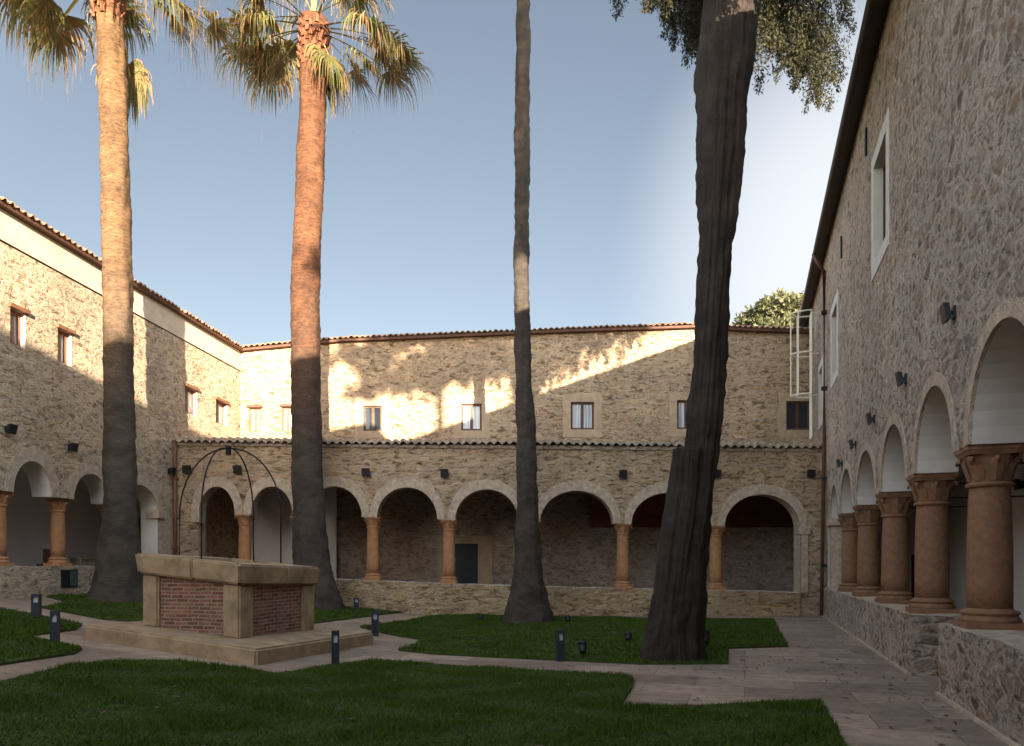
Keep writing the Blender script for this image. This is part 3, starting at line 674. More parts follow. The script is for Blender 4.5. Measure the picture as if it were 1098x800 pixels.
# tall wall behind
ux = lambda px: (px - CX) * 28.5 / F
uz = lambda py: EYE + (HY - py) * 28.5 / F
EAV = [(258, 376), (365, 366), (600, 356), (745, 351), (790, 354), (872, 357)]
eav = lambda px: uz(lerp_tab(EAV, px))
WINB = [(267, 279.5, 437, 463), (302, 314.5, 436, 463), (389.5, 409.5, 435, 462), (494.5, 516.5, 433, 461.5), (612, 637, 431, 460.5), (726, 746, 429, 460), (843, 868.5, 430, 461)]
holes = [rect(ux(a), ux(b2), uz(d), uz(c)) for a, b2, c, d in WINB]
out = [(ux(245), -.2), (ux(873), -.2)] + [(ux(px), eav(px)) for px in (873, 790, 745, 600, 365, 258, 245)]
wall_mesh('tall_wall', WU, out, holes, .5, [M['stone'], M['surround']], BW)
for i, (a, b2, c, d) in enumerate(WINB):
    window(WU, BW, ux(a), ux(b2), uz(d), uz(c), sur='surround' if i > 1 else None, sur_w=.30, frame='wood' if i > 1 else 'wood_red', glass='cglass' if i not in (2, 6) else 'glass', d=.08, lintel='eave' if i < 2 else None)
eu = [WU.P(ux(px), eav(px) + .07, -.26) for px in (247, 365, 600, 745, 790, 872)]
tile_roof('roof', eu, (0, 1), 4.5, R(16), M['tile'], BW, period=.21, h=.05)
bm = bmesh.new()
for pa, pb in zip((247, 365, 600, 745, 790), (365, 600, 745, 790, 872)):
    hexa(bm, [WU.P(ux(pa), eav(pa) - .06, -.2), WU.P(ux(pb), eav(pb) - .06, -.2), WU.P(ux(pb), eav(pb) - .06, -.003), WU.P(ux(pa), eav(pa) - .06, -.003), WU.P(ux(pa), eav(pa) + .02, -.22), WU.P(ux(pb), eav(pb) + .02, -.22), WU.P(ux(pb), eav(pb) + .02, -.003), WU.P(ux(pa), eav(pa) + .02, -.003)])
bobj('eave_board', bm, M['eave'], BW)
bm = bmesh.new(); ubox(bm, WU, ux(245), ux(873), -.2, 10.0, 4.2, 4.5); ubox(bm, WU, ux(245), ux(873), 4.3, 4.5, .51, 4.19); bobj('rear_wall', bm, M['stone'], BW)
# gallery inside the arcade
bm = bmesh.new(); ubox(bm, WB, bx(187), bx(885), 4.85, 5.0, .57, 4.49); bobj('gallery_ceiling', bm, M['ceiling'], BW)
bm = bmesh.new(); pv = None
for i in range(13):
    th = math.pi / 2 * i / 12; y0_, z0_ = 24.6 + 3.84 * math.sin(th), 3.05 + 1.75 * math.cos(th); row = [bm.verts.new((bx(648), y0_, z0_)), bm.verts.new((11.0, y0_, z0_)), bm.verts.new((11.0, y0_ + .04, z0_ + .06)), bm.verts.new((bx(648), y0_ + .04, z0_ + .06))]
    if pv:
        for k in range(4): bm.faces.new((pv[k], pv[(k + 1) % 4], row[(k + 1) % 4], row[k]))
    else: bm.faces.new(row)
    pv = row
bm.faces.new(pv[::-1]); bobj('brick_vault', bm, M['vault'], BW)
bm = bmesh.new(); hexa(bm, [(bx(150), 24.02, gz(bx(150)) - .3), (bx(960), 24.02, -.3), (bx(960), 28.49, -.3), (bx(150), 28.49, gz(bx(150)) - .3), (bx(150), 24.02, .95), (bx(960), 24.02, .1), (bx(960), 28.49, .1), (bx(150), 28.49, .95)]); bobj('gallery_floor', bm, M['floor'], BW)
bm = bmesh.new(); ubox(bm, WU, ux(245), ux(873), .05, 4.84, -.03, -.003); bobj('gallery_wall', bm, M['stone_dark'], BW)
for (a, b2, c, sw) in ((484.5, 512.5, 583, .55), (295, 318, 573, .3)):
    d = -.03; zt = EYE + (HY - c) * 28.45 / F; zb = .3; bm = bmesh.new()
    ubox(bm, WU, ux(a), ux(b2), zb, zt, -.08, -.035)
    ubox(bm, WU, ux((a + b2) / 2) - .02, ux((a + b2) / 2) + .02, zb, zt, -.1, -.08)
    dr = bobj('door', bm, M['door'], BW)
    bm = bmesh.new(); ubox(bm, WU, ux(a) - sw, ux(a), zb, zt + .3, -.06, -.034); ubox(bm, WU, ux(b2), ux(b2) + sw, zb, zt + .3, -.06, -.034); ubox(bm, WU, ux(a), ux(b2), zt, zt + .3, -.06, -.034); bobj('surround', bm, M['surround'], dr)
bm = bmesh.new(); cbox(bm, (bx(268), 28.2, 2.6), (3.6, .1, 4.4)); bobj('plaster_panel', bm, M['white_plaster'], BW)

# ------------------------------------------------------------------ left wing
LW = empty('stone_wing', WL.P(18, .9, .3), 'cream stone wing on the left with white plaster band and lintelled windows', 'building')
lu = lambda y: WL.u_of_y(y)
springL = 3.33
cl = [17.4, 19.4, 21.0]
arL = []
yy = 17.0
def la(px0, px1, cr):
    u0, _ = WL.uv(px0, 500); u1, _ = WL.uv(px1, 500); return (u0, springL, u1, springL, cr)
base_ar = [la(14, 56, 4.13), la(79, 117, 4.08), la(126, 169, 4.02)]
pre = []
u1 = WL.uv(-8, 500)[0]
while u1 > lu(-3.5):
    pre.append((u1 - 1.35, springL, u1, springL, 4.13)); u1 -= 1.95
arL = pre[::-1] + base_ar
out = [(lu(-5.5), .5), (arL[0][0] - .3, .5), (arL[0][0] - .3, springL)]
for a in arL: out += arch_pts(a)
out += [(arL[-1][2], .5), (lu(33), .5)]
def eL(px): return WL.uv(px, 218 + (px) * (376 - 218) / 258)[1]
zeL0, zeL1 = WL.uv(0, 220)[1], WL.uv(258, 376)[1]; uL0, uL1 = WL.uv(0, 220)[0], WL.uv(258, 376)[0]
eLz = lambda u: zeL0 + (zeL1 - zeL0) * (u - uL0) / (uL1 - uL0)
out += [(lu(33), eLz(lu(33))), (lu(-5.5), eLz(lu(-5.5)))]
WINL = [(11, 27, 328, 372), (62, 76.5, 350.5, 391.5), (198.5, 211, 413, 446), (231.5, 243.5, 427.5, 457)]
wl = []; 
for a, b2, c, d in WINL:
    ua, za = WL.uv(a, c); ub, zb_ = WL.uv(b2, d); z1 = za - .02; ua2, z0 = WL.uv(a, d - 4); wl.append((ua, ub, z0, z1))
du = wl[1][0] - wl[0][0]
for k in range(1, 5): wl.append((wl[0][0] - du * k * 1.2, wl[0][1] - du * k * 1.2, wl[0][2], wl[0][3]))
wall_mesh('wall', WL, out, [rect(*q) for q in wl], .55, [M['stone_left'], M['plaster']], LW)
for q in wl: window(WL, LW, *q, frame='wood_red', glass='cglass', d=.12, lintel='wood_red')
for a in arL[-5:]: arch_ring('arch_band', WL, a, .27, M['trim'], LW, maxw=.26)
bm = bmesh.new(); ua, ub = lu(-5.4), lu(29)
hexa(bm, [WL.P(ua, eLz(ua) - .78, -.014), WL.P(ub, eLz(ub) - .78, -.014), WL.P(ub, eLz(ub) - .78, .02), WL.P(ua, eLz(ua) - .78, .02), WL.P(ua, eLz(ua) - .01, -.014), WL.P(ub, eLz(ub) - .01, -.014), WL.P(ub, eLz(ub) - .01, .02), WL.P(ua, eLz(ua) - .01, .02)])
bobj('plaster_band', bm, M['band'], LW)
bm = bmesh.new(); tube(bm, [WL.P(u, eLz(u) - .79, -.02) for u in (lu(-5.4), lu(17), lu(28.4))], .014, 6); bobj('cable', bm, M['iron'], LW)
rough_box('plinth', WL, lu(-5), WL.uv(171, 600)[0], lambda u: .55, lambda u: 1.6, -.08, .6, [M['stone_left'], M['plaster']], LW, amp=.018)
rzL = math.atan2(WL.d.y, WL.d.x)
for i in range(len(arL) - 1):
    u = (arL[i][2] + arL[i + 1][0]) / 2 + .18
    if i >= len(arL) - 7: column(LW, WL.P(u, 1.595, .28), springL - 1.595, .17, M['column_warm'], rzL, .30)
bm = bmesh.new(); u = arL[-1][2]; ubox(bm, WL, u - .12, u + .28, springL - .26, springL - .002, -.12, .3); ubox(bm, WL, u + .002, u + .9, 1.0, springL - .27, -.012, .02); bobj('pilaster', bm, M['trim'], LW)
bm = bmesh.new(); ubox(bm, WL, lu(-5.5), lu(30), .5, 4.8, 2.9, 3.2); bobj('gallery_wall', bm, M['white_plaster'], LW)
bm = bmesh.new(); ubox(bm, WL, lu(-5.5), lu(30), 4.6, 4.8, .56, 2.89); bobj('gallery_ceiling', bm, M['white_plaster'], LW)
bm = bmesh.new(); ubox(bm, WL, lu(-5.5), lu(23.5), .3, 1.0, .0, 2.89); bobj('gallery_floor', bm, M['floor'], LW)
bm = bmesh.new(); ubox(bm, WL, lu(-5.5), lu(33), 4.81, 8.9, 4.6, 4.9); ubox(bm, WL, lu(33.01), lu(33.3), .5, 8.9, 0, 4.9); bobj('rear_wall', bm, M['stone_left'], LW)
u, z = WL.uv(157, 556, 2.85); bm = bmesh.new(); ubox(bm, WL, u - .7, u + 1.0, 1.0, z, 2.82, 2.897); bobj('door', bm, M['door'], LW)
el = [WL.P(lu(y), eLz(lu(y)) + .05, -.22) for y in (-5.5, 10, 28.7)]
tile_roof('roof', el, WL.n, 5.2, R(16), M['tile'], LW, period=.21, h=.045)
bm = bmesh.new(); ua, ub = lu(-5.4), lu(28.5)
hexa(bm, [WL.P(ua, eLz(ua) - .06, -.17), WL.P(ub, eLz(ub) - .06, -.17), WL.P(ub, eLz(ub) - .06, -.016), WL.P(ua, eLz(ua) - .06, -.016), WL.P(ua, eLz(ua) + .01, -.19), WL.P(ub, eLz(ub) + .01, -.19), WL.P(ub, eLz(ub) + .01, -.016), WL.P(ua, eLz(ua) + .01, -.016)])
bobj('eave_board', bm, M['eave'], LW)
# small green hatch in the plinth
ua, za = WL.uv(66, 611, -.1); ub, zb_ = WL.uv(83, 629, -.1)
bm = bmesh.new(); ubox(bm, WL, ua, ub, zb_, za, -.115, -.06); hv = bobj('hatch', bm, M['door'], LW)
bm = bmesh.new(); m_ = (ua + ub) / 2; ubox(bm, WL, m_, ub - .02, zb_ + .03, za - .03, -.125, -.116); bobj('hatch_panel', bm, simple('green_paint', (.05, .085, .06), .6, .2, 5, 0), hv)

# ------------------------------------------------------------------ fourth side of the cloister, behind the camera
FW = empty('stone_wing', (-5, -6, 0), 'plain stone wing closing the courtyard behind the camera', 'building')
xl, xr = -13.8, .95
arF = [(xl + 1.2 + 2.4 * k, 3.0, xl + 1.2 + 2.4 * k + 1.8, 3.0, 3.9) for k in range(5)]
out = [(xl, -.2), (arF[0][0] - .3, -.2), (arF[0][0] - .3, 3.0)]
for a in arF: out += arch_pts(a)
out += [(arF[-1][2], -.2), (xr, -.2), (xr, 6.2), (xl, 6.2)]
wall_mesh('wall', WF, out, [], .5, [M['stone_right'], M['plaster']], FW)
bm = bmesh.new(); ubox(bm, WF, xl, xr, -.2, 6.2, 4.0, 4.3); ubox(bm, WF, xl, xr, 4.5, 4.7, .51, 3.99); bobj('rear_wall', bm, M['stone_right'], FW)
tile_roof('roof', [WF.P(xl, 6.25, -.2), WF.P(xr, 6.25, -.2)], (0, -1), 4.6, R(10), M['tile'], FW)

# ------------------------------------------------------------------ drainpipes, ladder, wall lamps
o = empty('drainpipe', WR.P(WR.u_of_y(23.55), .02, -.08), 'red brown drainpipe running the full height in the right-hand corner', 'drainpipe')
u = WR.u_of_y(23.55); bm = bmesh.new()
tube(bm, [WR.P(u, ez(23.5) - .1, -.40), WR.P(u, ez(23.5) - .35, -.3), WR.P(u, ez(23.5) - .7, -.08), WR.P(u, 5.6, -.08), WR.P(u, .02, -.16)], .055, 10); bobj('pipe', bm, M['pipe'], o, smooth=True)
for z in (1.6, 4.35, 7.2, 9.6):
    bm = bmesh.new(); ubox(bm, WR, u - .09, u + .09, z - .05, z + .05, -.16, .0); bobj('bracket', bm, M['iron'], o)
ul, _ = WL.uv(186, 500); o = empty('drainpipe', WL.P(ul, 1.0, -.08), 'slim brown drainpipe in the far left corner with a gutter on top', 'drainpipe')
bm = bmesh.new(); tube(bm, [WL.P(ul - .06, 5.62, -.09), WL.P(ul - .06, 1.0, -.09)], .055, 10); bobj('pipe', bm, M['pipe_left'], o, smooth=True)
bm = bmesh.new(); tube(bm, [WL.P(ul - .1, 5.66, -.1), WL.P(ul + 4.3, 5.62, -.1)], .05, 8); bobj('gutter', bm, M['pipe_left'], o)
for z in (2.2, 4.4):
    bm = bmesh.new(); ubox(bm, WL, ul - .15, ul + .03, z - .03, z + .03, -.15, .0); bobj('bracket', bm, M['pipe_left'], o)

LAD = empty('roof_ladder', WR.P(WR.u_of_y(26.0), 6.1, -.3), 'cream metal roof ladder with safety cage above the lean-to roof', 'ladder')
ua, ub = WR.u_of_y(25.75), WR.u_of_y(26.2)
for u in (ua, ub):
    bm = bmesh.new(); tube(bm, [WR.P(u, 6.05, -.27), WR.P(u, 10.45, -.27)], .035, 8); bobj('rail', bm, M['white_metal'], LAD)
bm = bmesh.new()
for k in range(15): tube(bm, [WR.P(ua, 6.3 + .28 * k, -.27), WR.P(ub, 6.3 + .28 * k, -.27)], .014, 6)
bobj('rung', bm, M['white_metal'], LAD)
um = (ua + ub) / 2
def hoop(t):
    th = math.pi * t; return (um - .36 * math.cos(th), -.27 - .66 * math.sin(th) ** .8)
for z in (7.55, 9.0, 10.42):
    bm = bmesh.new(); tube(bm, [WR.P(hoop(i / 12)[0], z, hoop(i / 12)[1]) for i in range(13)], .025, 6)
    tube(bm, [WR.P(um, z, -.27), WR.P(um, z, .0)], .02, 6); bobj('hoop', bm, M['white_metal'], LAD)
for t in (.2, .5, .8):
    bm = bmesh.new(); a, d = hoop(t); tube(bm, [WR.P(a, 7.53, d), WR.P(a, 10.45, d)], .024, 6); bobj('cage_bar', bm, M['white_metal'], LAD)

def wall_lamp(W, u, z, s, label, group, proj=.2, d0=0.0):
    o = empty('wall_lamp', W.P(u, z, d0), label, 'wall lamp', group)
    bm = bmesh.new(); ubox(bm, W, u - s * .25, u + s * .25, z - s * .35, z + s * .35, d0 - .03, d0 + .01); bobj('mount_plate', bm, M['lamp'], o)
    bm = bmesh.new(); ubox(bm, W, u - s * .08, u + s * .08, z - s * .12, z + s * .12, d0 - proj * .5, d0 - .03); bobj('arm', bm, M['lamp'], o)
    bm = bmesh.new()
    hexa(bm, [W.P(u - s / 2, z - s / 2, d0 - proj * .75), W.P(u + s / 2, z - s / 2, d0 - proj * .75), W.P(u + s / 2, z - s * .42, d0 - proj * .4), W.P(u - s / 2, z - s * .42, d0 - proj * .4),
              W.P(u - s / 2, z + s / 2, d0 - proj), W.P(u + s / 2, z + s / 2, d0 - proj), W.P(u + s / 2, z + s * .45, d0 - proj * .55), W.P(u - s / 2, z + s * .45, d0 - proj * .55)])
    bobj('lamp_head', bm, M['lamp'], o)
    return o
for i, (px, py) in enumerate(((1020, 335), (968, 406), (934, 449), (914, 476.5), (899.5, 497))):
    u, z = WR.uv(px + 4, py)
    wall_lamp(WR, u, z, .21, ['black floodlight on the right stone wall above the nearest column', 'second black floodlight from the camera along the right stone wall', 'third and middle black floodlight along the right stone wall', 'fourth black floodlight along the right wall, before the last one', 'last and farthest black floodlight on the right wall by the drainpipe'][i], 'floodlights on the right wall', .15)
for i, (px, py) in enumerate(((202, 504), (256, 504), (393, 507), (477, 508), (667.5, 509), (767.5, 508.5), (868, 508.5))):
    u, z = WB.uv(px, py)
    wall_lamp(WB, u, z, .25, ['square black lamp on the far arcade wall just right of the left drainpipe', 'square black lamp behind the iron arches of the well', 'square black lamp above the column right of the reddish palm', 'square black lamp above the column left of the slender palm', 'square black lamp above the arcade column right of the slender palm', 'square black lamp just right of the thick cypress trunk', 'square black lamp beside the red drainpipe in the right corner'][i], 'square lamps on the far arcade', .2)
for i, (px, py) in enumerate(((7, 460.5), (74, 480), (181, 505))):
    u, z = WL.uv(px, py)
    wall_lamp(WL, u, z, .22, ['small black lamp on the left wall at the edge of the view', 'small black lamp on the left wall between the first two arches', 'small black lamp on the left wall beside the brown drainpipe'][i], 'lamps on the left wall', .2)
u, z = WR.uv(1096, 520, gd); wall_lamp(WR, u - .1, z, .26, 'dark lamp on the white gallery wall behind the nearest column', None, .2, gd)

# ------------------------------------------------------------------ the well
c3 = [ground(89, 686), ground(275, 714), ground(401, 691)]
pL, pF, pR = c3; pB = pL + pR - pF
ctr = (pL + pR) / 2
WELL = empty('stone_well', ctr, 'square brick and stone well on a step with wrought iron arches above', 'well')
def quad(s, z):        # concentric square around the well axis at a height above the sloping ground
    return [ctr + (p - ctr) * s + Vector((-.19 if s < .9 else 0, 0, z)) for p in (pL, pF, pR, pB)]
sh = .25
def prism(bm, q0, q1, mi=0): return hexa(bm, q0 + q1, mi)
bm = bmesh.new(); prism(bm, quad(1.0, -.12), quad(1.0, sh)); bmesh.ops.bevel(bm, geom=list(bm.edges), offset=.035, segments=3, affect='EDGES'); bobj('step', bm, M['well_stone'], WELL)
sb, bt = .595, 0.90; br_ = .560
def bil(q, a, b2): return q[0] * (1 - a) * (1 - b2) + q[1] * a * (1 - b2) + q[2] * a * b2 + q[3] * (1 - a) * b2
q0, q1 = quad(br_, sh), quad(br_, sh + bt)
for i in range(4):                                               # brick panels with uv in metres
    a0, a1 = q0[i], q0[(i + 1) % 4]; b0, b1 = q1[i], q1[(i + 1) % 4]; inn = (ctr - (a0 + a1) / 2); inn.z = 0; inn = inn.normalized() * .2
    bm = bmesh.new(); hexa(bm, [a0, a1, a1 + inn, a0 + inn, b0, b1, b1 + inn, b0 + inn]); uvl = bm.loops.layers.uv.new("UVMap"); e_ = (a1 - a0).normalized()
    for f in bm.faces:
        for l in f.loops: l[uvl].uv = ((l.vert.co - a0).dot(e_), l.vert.co.z)
    bobj('brick_panel', bm, M['brick'], WELL)
pw = .17
for i, (fa, fb) in enumerate(((0, 0), (1 - pw, 0), (1 - pw, 1 - pw), (0, 1 - pw))):
    p0, p1 = quad(sb, sh), quad(sb, sh + bt); bm = bmesh.new()
    prism(bm, [bil(p0, fa, fb), bil(p0, fa + pw, fb), bil(p0, fa + pw, fb + pw), bil(p0, fa, fb + pw)], [bil(p1, fa, fb), bil(p1, fa + pw, fb), bil(p1, fa + pw, fb + pw), bil(p1, fa, fb + pw)])
    bmesh.ops.bevel(bm, geom=list(bm.edges), offset=.03, segments=3, affect='EDGES'); bobj('corner_pillar', bm, M['well_stone'], WELL)
rs, rh = .645, .34; z0 = sh + bt
o0, o1, i0, i1 = quad(rs - .02, z0), quad(rs, z0 + rh), quad(.36, z0), quad(.36, z0 + rh)
for i in range(4):                                               # rim laid in long stones, two to a side
    j = (i + 1) % 4
    for h0, h1 in ((0, .55), (.555, 1)):
        L_ = lambda q, t: q[i].lerp(q[j], t)
        bm = bmesh.new(); hexa(bm, [L_(o0, h0), L_(o0, h1), L_(i0, h1), L_(i0, h0), L_(o1, h0), L_(o1, h1), L_(i1, h1), L_(i1, h0)])
        bmesh.ops.bevel(bm, geom=list(bm.edges), offset=.03, segments=3, affect='EDGES'); bobj('rim_stone', bm, M['well_stone'], WELL)
bm = bmesh.new(); prism(bm, quad(.37, sh + .01), quad(.37, sh + .06)); bobj('water_cover', bm, M['door'], WELL)
zr = z0 + rh
top = at_y(245, 481, ctr.y); zt = top.z
def leg(dx, dy, kx):
    base = Vector((ctr.x + dx, ctr.y + dy, ctr.z + zr - .05)); ap = Vector((top.x + kx, ctr.y, zt)); hs = ap.z - base.z; pts = []
    pts.append(base); sp = base.copy(); sp.z = base.z + hs * .42; pts.append(sp)
    for i in range(1, 13):
        th = math.pi / 2 * i / 12
        pts.append(Vector((sp.x + (ap.x - sp.x) * (1 - math.cos(th)), sp.y + (ap.y - sp.y) * (1 - math.cos(th)), sp.z + (ap.z - sp.z) * math.sin(th))))
    return pts
kx = ctr.y / F
for dx, dy, k_ in (((190 - CX) * kx - ctr.x, .1, -.03), ((303 - CX) * kx - ctr.x, -.1, .03), ((238 - CX) * kx - ctr.x, -.9, -.05), ((253.5 - CX) * kx - ctr.x, .9, .06)):
    bm = bmesh.new(); tube(bm, leg(dx, dy, k_), .014, 8); bobj('iron_arch', bm, M['iron'], WELL, smooth=True)
bm = bmesh.new(); tube(bm, [(top.x, ctr.y, zt - .12), (top.x, ctr.y, zt + .05)], .05, 8); bobj('iron_boss', bm, M['iron'], WELL)

# ------------------------------------------------------------------ bollards and ground spots
BOLL = [(39, 663, 637, 'dark bollard light at the path fork, farthest left'), (59, 690, 655, 'dark bollard light in the notch of the left lawn'), (359.5, 714, 676, 'dark bollard light in front of the well step'), (402, 682, 655, 'dark bollard light at the right corner of the well step'), (600.5, 709, 675, 'dark bollard light with pale lens below the slender palm'), (382, 655, 641, 'small far bollard light on the path behind the well')]
for px, pb, ptp, lab in BOLL:
    g = ground(px, pb); h = (pb - ptp) * g.y / F; r = 4.2 * g.y / F * .95
    r = min(max(r, .055), .075); o = empty('bollard_light', g, lab, 'bollard light', 'bollard lights along the paths')
    bm = bmesh.new(); cbox(bm, (0, 0, h * .33), (r * 2, r * 2, h * .66), .3); bobj('post', bm, M['bollard'], o, world=False)
    bm = bmesh.new(); cbox(bm, (0, 0, h * .77), (r * 1.15, r * 1.15, h * .22), .3); bobj('lens', bm, M['lens'], o, world=False)
    bm = bmesh.new(); cbox(bm, (0, 0, h * .94), (r * 2, r * 2, h * .12), .3)
    for q in range(2):
        cbox(bm, ((-1 if q else 1) * r * .8 * math.cos(.3), (-1 if q else 1) * r * .8 * math.sin(.3), h * .77), (r * .4, r * 2, h * .22), .3)
    bobj('cap', bm, M['bollard'], o, world=False)
SPOT = [(625, 707, 690, 'black garden spotlight beside the lensed bollard'), (674, 691, 680, 'black garden spotlight left of the thick cypress trunk'), (757.5, 697, 678, 'black garden spotlight just right of the thick cypress trunk'), (609, 669, 662, 'small far garden spotlight right of the slender palm foot'), (515, 667, 662, 'small far garden spotlight left of the slender palm foot')]
for i, (px, pb, ptp, lab) in enumerate(SPOT):
    g = ground(px, pb); h = max(.16, (pb - ptp) * g.y / F); o = empty('garden_spotlight', g, lab, 'spotlight', 'garden spotlights on the lawn')
    bm = bmesh.new(); tube(bm, [(0, 0, -.02), (0, 0, h * .5)], .022, 8); bobj('stake', bm, M['lamp'], o, world=False)
    bm = bmesh.new(); tl = .35; a = Vector((0, -.02, h * .45)); b2 = Vector((0, .10, h)); tube(bm, [a, a.lerp(b2, .4), b2], [.055, .075, .085], 12); bobj('lamp_head', bm, M['lamp'], o, world=False)
    bm = bmesh.new(); tube(bm, [b2, b2 + (b2 - a).normalized() * .008], .072, 12); bobj('lens', bm, M['lens'], o, world=False)
    bm = bmesh.new(); cbox(bm, (0, .07, h + .01), (.19, .16, .012)); bobj('visor', bm, M['lamp'], o, world=False)

# things standing in the left gallery
u, z = WL.uv(42, 600, 1.2); o = empty('wooden_lectern', WL.P(u, 1.0, 1.2), 'dark wooden stand in the left gallery seen through the first arch', 'stand')
bm = bmesh.new(); ubox(bm, WL, u - .05, u + .3, 1.0, 2.05, 1.0, 1.06); bobj('back_panel', bm, M['wood'], o)
bm = bmesh.new(); ubox(bm, WL, u - .1, u + .35, 1.62, 1.67, .8, 1.0); bobj('shelf', bm, M['wood'], o)
bm = bmesh.new(); ubox(bm, WL, u - .3, u - .05, 1.0, 1.66, 1.0, 1.05); bobj('side_panel', bm, M['wood'], o)
u, z = WL.uv(93, 606, .2); o = empty('stone_crate', WL.P(u, 1.61, .25), 'low brown box on the left parapet beside the palm trunk', 'box')
bm = bmesh.new(); ubox(bm, WL, u - .35, u + .35, 1.612, 1.78, .12, .42); bobj('box_body', bm, M['tilebox'], o)
bm = bmesh.new(); ubox(bm, WL, u - .38, u + .38, 1.78, 1.83, .09, .45); bobj('lid', bm, M['tilebox'], o)

# dry leaves on the paving
V = []; yC0 = ground(722, 708).y
for i in range(160):
    t = random.random(); y = 5.2 + 12 * random.random() ** 1.2; x = 2.3 + .31375 * y - random.random() ** 1.5 * 3.0; a = random.random() * 6.28; s = random.uniform(.012, .03)
    for k in range(4): V.append((x + math.cos(a + k * 1.57) * s * (1.6 if k % 2 else .7), y + math.sin(a + k * 1.57) * s * (1.6 if k % 2 else .7), .006 + random.uniform(0, .018)))
for i in range(420):
    q = random.random()
    if q < .5: y = random.uniform(5.0, 20.5); x = random.uniform(-6, .6 + .3 * y)
    elif q < .75: y = yC0 + random.gauss(0, 1.2); x = 2.7 + random.gauss(0, 1.3)
    else: y = 20.6 - abs(random.gauss(0, 1.2)); x = .4 + random.gauss(0, 1.4)
    if np.hypot(x - ctr.x, y - ctr.y) < 3.2: continue
    a = random.random() * 6.28; s_ = random.uniform(.015, .04); zg = gz(x) + (.075 if any(in_poly(np.array([x]), np.array([y]), pp)[0] for _, pp in LAWNS) else .006)
    for k in range(4): V.append((x + math.cos(a + k * 1.57) * s_ * (1.6 if k % 2 else .6), y + math.sin(a + k * 1.57) * s_ * (1.6 if k % 2 else .6), zg + random.uniform(0, .02)))
tag(quads_obj('leaf_litter', V, M['wood']), 'small dry brown leaves scattered over paving and lawns', 'fallen leaves', kind='stuff')

# ------------------------------------------------------------------ trees
def trunk_mesh(name, pts, m, parent, seg=40, step=.09, ring=.0, rough=.012, ringp=.11, flute=0):
    """pts: (x,y,z,r) from the ground up, lofted and roughened"""
    P = [Vector(p[:3]) for p in pts]; rad = [p[3] for p in pts]; V = []; Fc = []; rows = 0
    z = P[0].z
    while z <= P[-1].z:
        i = 0
        while i < len(P) - 2 and z > P[i + 1].z: i += 1
        t = (z - P[i].z) / (P[i + 1].z - P[i].z); t = max(0, min(1, t)); 
        # smooth interpolation
        a, b2 = P[i], P[i + 1]; pa = P[max(i - 1, 0)]; pb = P[min(i + 2, len(P) - 1)]
        def cr(p0, p1, p2, p3): return 0.5 * (2 * p1 + (p2 - p0) * t + (2 * p0 - 5 * p1 + 4 * p2 - p3) * t * t + (3 * p1 - p0 - 3 * p2 + p3) * t ** 3)
        c = Vector((cr(pa.x, a.x, b2.x, pb.x), cr(pa.y, a.y, b2.y, pb.y), z)); ra = rad[max(i - 1, 0)]; rb = rad[min(i + 2, len(rad) - 1)]
        r = cr(ra, rad[i], rad[i + 1], rb) + ring * math.sin(z / ringp * 2 * math.pi)
        foot = max(0, 1 - (z - P[0].z) / 1.1)
        for k in range(seg):
            th = 2 * math.pi * k / seg; dv = Vector((math.cos(th), math.sin(th), 0))
            q = c + dv * r; nn = noise.noise(Vector((dv.x * 1.6 + 7, dv.y * 1.6, z * 1.1))) * rough * 1.6 + noise.noise(Vector((q.x * 5, q.y * 5, z * 6))) * rough
            if flute: nn += -.045 * abs(noise.noise(Vector((dv.x * 8, dv.y * 8, z * .7)))) + flute * noise.noise(Vector((dv.x * 3.2, dv.y * 3.2, z * .25)))
            nn += foot * ((.16 if flute else .09) * noise.noise(Vector((dv.x * 2.6 + 3, dv.y * 2.6, z * 1.2))) + .04 * noise.noise(Vector((dv.x * 7, dv.y * 7, z * 5))))
            V.append(c + dv * (r + nn))
        rows += 1; z += step
    for i in range(rows - 1):
        for k in range(seg): Fc.append((i * seg + k, i * seg + (k + 1) % seg, (i + 1) * seg + (k + 1) % seg, (i + 1) * seg + k))
    Fc.append(tuple(range((rows - 1) * seg, rows * seg)))
    return pobj(name, V, Fc, m, parent, smooth=True)

def pts_from_px(rows, y):
    """rows: (py, centre px, width px) -> x,y,z,r"""
    return [((cx_ - CX) * y / F, y, EYE + (HY - py) * y / F, wd * y / F / 2) for py, cx_, wd in rows]

